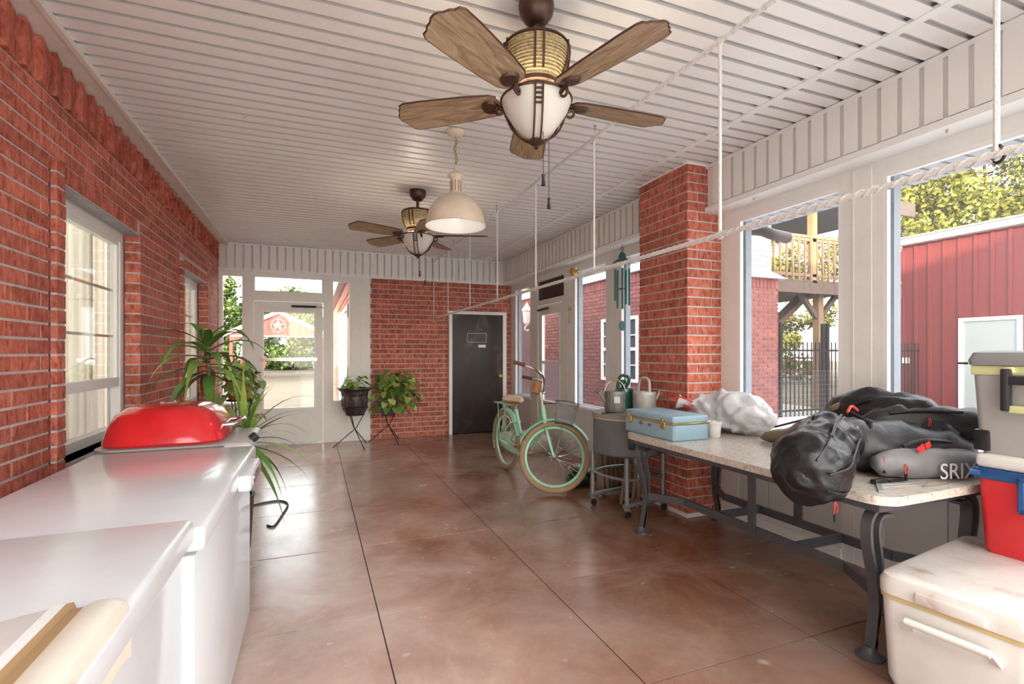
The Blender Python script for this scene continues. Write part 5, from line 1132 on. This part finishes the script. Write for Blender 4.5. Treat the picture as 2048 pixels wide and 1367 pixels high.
MB().box(8.60, 8.66, 7.53, 7.6, 2.98, 4.58).build('corner_board', BRIGHTW, wg)
ln = thing('wall_lantern', 'white wall lantern on the brick wing', 'lantern', (5.43, 12.6, 2.05))
MB().lathe([(.02, 0), (.07, .06), (.10, .1), (.13, .40), (.17, .42), (.05, .58), (.02, .62), (0, .68)], 6).build('cage', BRIGHTW, ln); MB().tube(bez([(.06, 0, -.1), (-.02, 0, -.12), (-.06, 0, -.04), (0, 0, .02)], 5), .02, 6).build('bracket', BRIGHTW, ln)
# wooden deck
dk = thing('wooden_deck', 'raised weathered wooden deck with a baluster railing and posts', 'deck', (0, 0, 0))
MB().box(8.86, 13.6, 8.0, 8.12, 2.66, 2.96).build('rim_beam', WOODD, dk)
for i in range(12): MB().box(8.86, 13.6, 8.12 + i * .3, 8.40 + i * .3, 2.90, 2.96).build('deck_board', WOODD, dk)
MB().box(8.86, 13.6, 7.98, 8.10, 3.90, 3.96).box(8.86, 13.6, 8.0, 8.06, 3.83, 3.90).box(8.86, 13.6, 8.0, 8.06, 3.03, 3.10).build('rail', WOODG, dk)
bal = MB().box(-.02, .02, 7.98, 8.02, 2.93, 3.90).mesh('baluster', WOODG); x = 8.90
while x < 13.5: inst(bal, 'baluster', dk, (x, 0, 0)); x += .19
for x in (10.55, 13.3): MB().box(x - .07, x + .07, 8.0, 8.14, 2.9, 4.75).build('post', mat('sunlit_post', (.36, .20, .11), .7, var=.2), dk)  # warm sunlight is mixed into the colour of the upper posts
for x in (11.15, 13.2): MB().box(x - .08, x + .08, 8.3, 8.46, -.1, 2.9).build('support_post', WOODG, dk)
MB().bar((11.15, 8.38, 2.1), (10.4, 8.38, 2.85), .1, .1).bar((11.15, 8.38, 2.1), (11.9, 8.38, 2.85), .1, .1).build('knee_brace', WOODD, dk)
MB().bar((8.9, 8.9, .9), (11.4, 8.9, 2.8), .3, .12).build('stair_stringer', WOODD, dk)
MB().box(8.86, 13.6, 7.75, 11.5, 4.75, 4.95).build('deck_roof', mat('blue_grey_roof', (.22, .25, .29), .6), dk)
MB().box(8.86, 13.6, 7.7, 7.76, 4.62, 4.95).build('fascia', WOODD, dk)
# iron fence
fe = thing('iron_fence', 'black iron picket fence with a gate under the deck', 'fence', (0, 0, 0))
MB().box(8.85, 13.6, 7.60, 7.63, 1.35, 1.39).box(8.85, 13.6, 7.60, 7.63, .08, .12).build('rail', BLACKM, fe)
pk = MB().box(-.009, .009, 7.60, 7.62, -.05, 1.55).mesh('picket', BLACKM); x = 8.80
while x < 13.6: inst(pk, 'picket', fe, (x, 0, 0)); x += .125
for x in (9.02, 10.28, 10.42, 12.4): MB().box(x - .03, x + .03, 7.585, 7.645, -.05, 1.95).build('post', BLACKM, fe)
wm = MB()
for i in range(40): wm.box(8.8 + i * .1, 8.803 + i * .1, 7.57, 7.574, 0, .95)
for i in range(10): wm.box(8.8, 12.8, 7.57, 7.574, .03 + i * .1, .033 + i * .1)
wm.build('wire_netting', STEEL, fe, kind='stuff')
rfence = thing('red_pipe_fence', 'red pipe rail fence in the field behind the iron fence', 'fence', (0, 0, 0))
for z in (.55, 1.1): MB().tube([(10, 16, z), (22, 16, z)], .04, 6).build('rail', BARNRED, rfence)
for x in range(10, 23, 3): MB().tube([(x, 16, -.1), (x, 16, 1.15)], .045, 6).build('post', BARNRED, rfence)
# red metal barn
bn = thing('metal_barn', 'red ribbed metal barn with white trim and a white door', 'barn', (0, 0, 0))
MB().box(14.03, 22, -9, 8.55, -.1, 4.05).build('wall', BARNRED, bn)
MB().box(13.99, 14.03, 6.98, 8.5, -.1, 4.05).box(13.99, 14.03, -9, 5.88, -.1, 4.05).box(13.99, 14.03, 5.88, 6.98, 2.1, 4.05).build('siding_sheet', BARNRED, bn)
rib = MB().box(13.95, 13.99, -.035, .035, -.1, 4.05).mesh('rib', BARNRED); y = 8.2
while y > -3:
    if not (5.85 < y < 7.02): inst(rib, 'rib', bn, (0, y, 0))
    else: inst(MB().box(13.95, 13.99, -.035, .035, 2.16, 4.05).mesh('rib', BARNRED), 'rib', bn, (0, y, 0))
    y -= .305
MB().box(13.9, 14.05, 8.32, 8.62, -.1, 4.05).build('corner_trim', BRIGHTW, bn)
MB().box(13.75, 14.05, -9, 8.75, 4.03, 4.17).build('eave_trim', BRIGHTW, bn)
MB().add([(13.7, -9, 4.17), (13.7, 8.8, 4.17), (22, 8.8, 5.6), (22, -9, 5.6), (13.7, -9, 4.21), (13.7, 8.8, 4.21), (22, 8.8, 5.66), (22, -9, 5.66)], [(0, 3, 2, 1), (4, 5, 6, 7), (0, 1, 5, 4), (1, 2, 6, 5), (2, 3, 7, 6), (3, 0, 4, 7)]).build('roof_sheet', mat('grey_roof_sheet', (.4, .4, .4), .5), bn)
dm = MB().box(13.96, 14.02, 5.95, 6.91, -.08, 2.04).build('door', mat('pale_blue_door', (.34, .40, .44), .5), bn)
MB().box(13.93, 14.03, 6.91, 6.99, -.1, 2.12).box(13.93, 14.03, 5.87, 5.95, -.1, 2.12).box(13.93, 14.03, 5.95, 6.91, 2.04, 2.12).build('door_frame', BRIGHTW, dm)
MB().box(13.9, 13.96, 8.03, 8.17, 1.06, 1.20).build('meter_box', BRIGHTW, bn)
MB().tube(bez([(13.95, 8.45, 2.35), (13.7, 8.4, 2.45), (13.5, 8.35, 2.62)], 4), .03, 6).lathe([(.03, 0), (.1, -.08), (.1, -.1), (0, -.1)], 10, (13.48, 8.35, 2.68)).build('yard_light', STEEL, bn, True)
# carport barn with star beyond the storm door
sb_ = thing('star_carport', 'red board carport gable with a metal star, beyond the storm door', 'carport', (-1.8, 30, -.12))
GB = mat('red_boards', (.26, .05, .045), .6, rnd=.12)
for i in range(15):
    x0 = -2.34 + i * .312; x1 = x0 + .295; zt = lambda x: 3.62 - abs(x) * .49
    zb = lambda x: 2.36 if abs(x) < 1.65 else 2.36 - (abs(x) - 1.65) * .62
    MB().add([(x0, 0, zb(x0)), (x1, 0, zb(x1)), (x1, 0, zt(x1)), (x0, 0, zt(x0)), (x0, .06, zb(x0)), (x1, .06, zb(x1)), (x1, .06, zt(x1)), (x0, .06, zt(x0))], [(0, 3, 2, 1), (4, 5, 6, 7), (0, 1, 5, 4), (1, 2, 6, 5), (2, 3, 7, 6), (3, 0, 4, 7)]).build('gable_board', GB, sb_)
for s in (-1, 1):
    MB().bar((0, -.05, 3.66), (s * 2.75, -.05, 2.33), .14, .16).build('rake_trim', BRIGHTW, sb_)
    MB().add([(0, -.2, 3.72), (s * 2.85, -.2, 2.34), (s * 2.85, 6, 2.34), (0, 6, 3.72), (0, -.2, 3.78), (s * 2.85, -.2, 2.40), (s * 2.85, 6, 2.40), (0, 6, 3.78)], [(0, 3, 2, 1), (4, 5, 6, 7), (0, 1, 5, 4), (1, 2, 6, 5), (2, 3, 7, 6), (3, 0, 4, 7)]).build('roof_slope', SIDING, sb_)
    for y in (0.1, 5.8): MB().box(s * 2.28 - .08, s * 2.28 + .08, y - .08, y + .08, 0, 2.4).build('post', GB, sb_)
MB().box(-2.3, 2.3, -.03, .0, 2.32, 2.38).build('beam_trim', BRIGHTW, sb_)
star = MB(); pts = []
for k in range(10): a = R(90 + 36 * k); r = .36 if k % 2 == 0 else .145; pts.append((r * math.cos(a), -.06, 2.92 + r * math.sin(a)))
star.add(pts + [(0, -.16, 2.92)], [(k, (k + 1) % 10, 10) for k in range(10)]).build('star', STEEL, sb_)
MB().tube([(.36 * math.cos(k * PI / 12), -.07, 2.92 + .36 * math.sin(k * PI / 12)) for k in range(24)], .014, 6, True).build('star_ring', STEEL, sb_)
MB().box(-2.2, -.9, 3.0, 3.4, .55, 1.25).box(-1.9, -1.2, 2.98, 3.0, .85, 1.05).build('tool_chest', REDP, sb_)
pl = thing('picket_fence', 'white and maroon picket fence left of the carport', 'fence', (0, 0, 0))
for i in range(20): MB().box(-8.5 + i * .25, -8.36 + i * .25, 24, 24.05, -.1, 1.1).build('picket', BRIGHTW if i % 2 else BARNRED, pl)
MB().box(-8.5, -3.5, 24.05, 24.1, .3, .4).box(-8.5, -3.5, 24.05, 24.1, .8, .9).build('rail', BRIGHTW, pl)
# store-room flank seen through the right sidelight
fw = struct('wall_outer', MB().box(.515, .64, 8.05, 15.5, -.1, 2.46), MORTAR, 'brick flank of the store room outside the right sidelight', 'wall')
b2 = MB()
for a, c, z0, z1 in lay(8.06, 15.5, -.05, 2.24, [(8.3, 11.4, 0, 2.06)], off=.4): b2.box(.505, .56, a, c, z0, z1)
y = 8.06
while y < 15.4: b2.box(.495, .56, y, y + .085, 2.25, 2.45); y += .10
b2.build('bricks', BRICK, fw, kind='stuff')
MB().box(.50, .54, 8.3, 11.4, 0, 2.0).build('white_door', mat('pale_door', (.42, .45, .48), .5), fw)
MB().box(.48, .54, 8.22, 8.3, 0, 2.08).box(.48, .54, 11.4, 11.48, 0, 2.08).box(.48, .54, 8.3, 11.4, 2.0, 2.08).build('door_trim', mat('grey_white_trim', (.5, .52, .55), .5), fw)
struct('store_roof', MB().box(.38, 3.3, 8.0, 15.7, 2.5, 2.62), SIDING, 'eave of the store room', 'roof')

# trees
def tree(label, loc, h, cr, nl, leafm, seed, ls=.22, low=.33, group='trees around the yard', trunk_r=.16):
    rnd = random.Random(seed); t = thing('tree', label, 'tree', loc, 0, group)
    tk = bez([(0, 0, -.1), (rnd.uniform(-.2, .2), rnd.uniform(-.2, .2), h * .4), (rnd.uniform(-.4, .4), rnd.uniform(-.4, .4), h * .85)], 5)
    tm_ = MB().tube(tk, [trunk_r * (1 - .75 * i / (len(tk) - 1)) for i in range(len(tk))], 7)
    for k in range(9):
        z = h * rnd.uniform(.35, .8); a = rnd.uniform(0, 6.28); L = cr * rnd.uniform(.6, .95)
        tm_.tube(bez([(0, 0, z), (L * .5 * math.cos(a), L * .5 * math.sin(a), z + L * .3), (L * math.cos(a), L * math.sin(a), z + L * .45)], 3), [.05, .045, .04, .03, .025, .02, .012], 5)
    tm_.build('trunk', BARK, t, True)
    mb = MB(); cl = []
    for k in range(44):
        a = rnd.uniform(0, 6.28); u = rnd.random(); z = h * (low + (1 - low) * u); r = cr * math.sqrt(max(.06, 1 - (2 * u - .85) ** 2 / 1.35)) * rnd.uniform(.2, 1)
        cl.append(((r * math.cos(a), r * math.sin(a), z), cr * rnd.uniform(.2, .36)))
    for i in range(nl):
        c_, r_ = cl[rnd.randrange(len(cl))]; v = Vector((rnd.gauss(0, 1), rnd.gauss(0, 1), rnd.gauss(0, .75))).normalized() * r_ * rnd.uniform(.4, 1.05)
        p = Vector(c_) + v; p.z = max(p.z, 0); ax = Vector((rnd.gauss(0, 1), rnd.gauss(0, 1), rnd.gauss(0, 1))).normalized(); bx = ax.cross(Vector((rnd.gauss(0, 1), rnd.gauss(0, 1), rnd.gauss(0, 1)))).normalized(); s = ls * rnd.uniform(.6, 1.25)
        mb.add([p - ax * s * .5, p + bx * s * .3, p + ax * s * .5, p - bx * s * .3], [(0, 1, 2, 3)])
    mb.build('crown', leafm, t, kind='stuff'); return t
T = [((23.5, 13.6, 0), 12, 3.6, TREE1, 'sunlit yellow-green tree rising over the red barn roof at its left end', .2), ((27.5, 12.8, 0), 14, 3.8, TREE1, 'tall yellow-green tree behind the middle of the red barn', .25), ((30, 9.5, 0), 14, 4.0, TREE1, 'tall yellow-green tree at the right end of the red barn', .25), ((34, 17, 0), 14, 4.6, TREE2, 'darker green tree filling the gap behind the barn trees', .1),
     ((21.5, 19.2, 0), 9, 3.2, TREE1, 'yellow-green tree seen beyond the deck railing', .05), ((14.8, 18.5, 0), 5.5, 2.6, TREE1, 'small sunlit tree seen under the deck', .05), ((24, 26, 0), 11, 4, TREE2, 'dark green tree far behind the deck', .0), ((18.5, 24.5, 0), 8, 3.2, TREE2, 'dense green tree behind the iron fence', .0),
     ((-9.5, 33, 0), 13, 3.8, TREE1, 'tall sunlit tree seen through the left sidelight', .1), ((-8.0, 46, 0), 7.4, 3.4, TREE2, 'green tree behind the left half of the star carport', .0), ((-2.0, 48, 0), 6.4, 3.4, TREE2, 'green tree directly behind the star carport', .0),
     ((4.2, 47, 0), 6.6, 3.2, TREE2, 'green tree behind the right half of the star carport', .0), ((-16, 44, 0), 11, 4, TREE1, 'second sunlit tree left of the carport', .1), ((10.8, 50, 0), 7, 3.4, TREE2, 'far green tree right of the carport', .0)]
for i, (p, h, cr, m, lab, low) in enumerate(T): tree(lab, p, h, cr, 17000 if i < 8 else 11000, m, 100 + i, ls=.23 if i < 8 else .42, low=low)
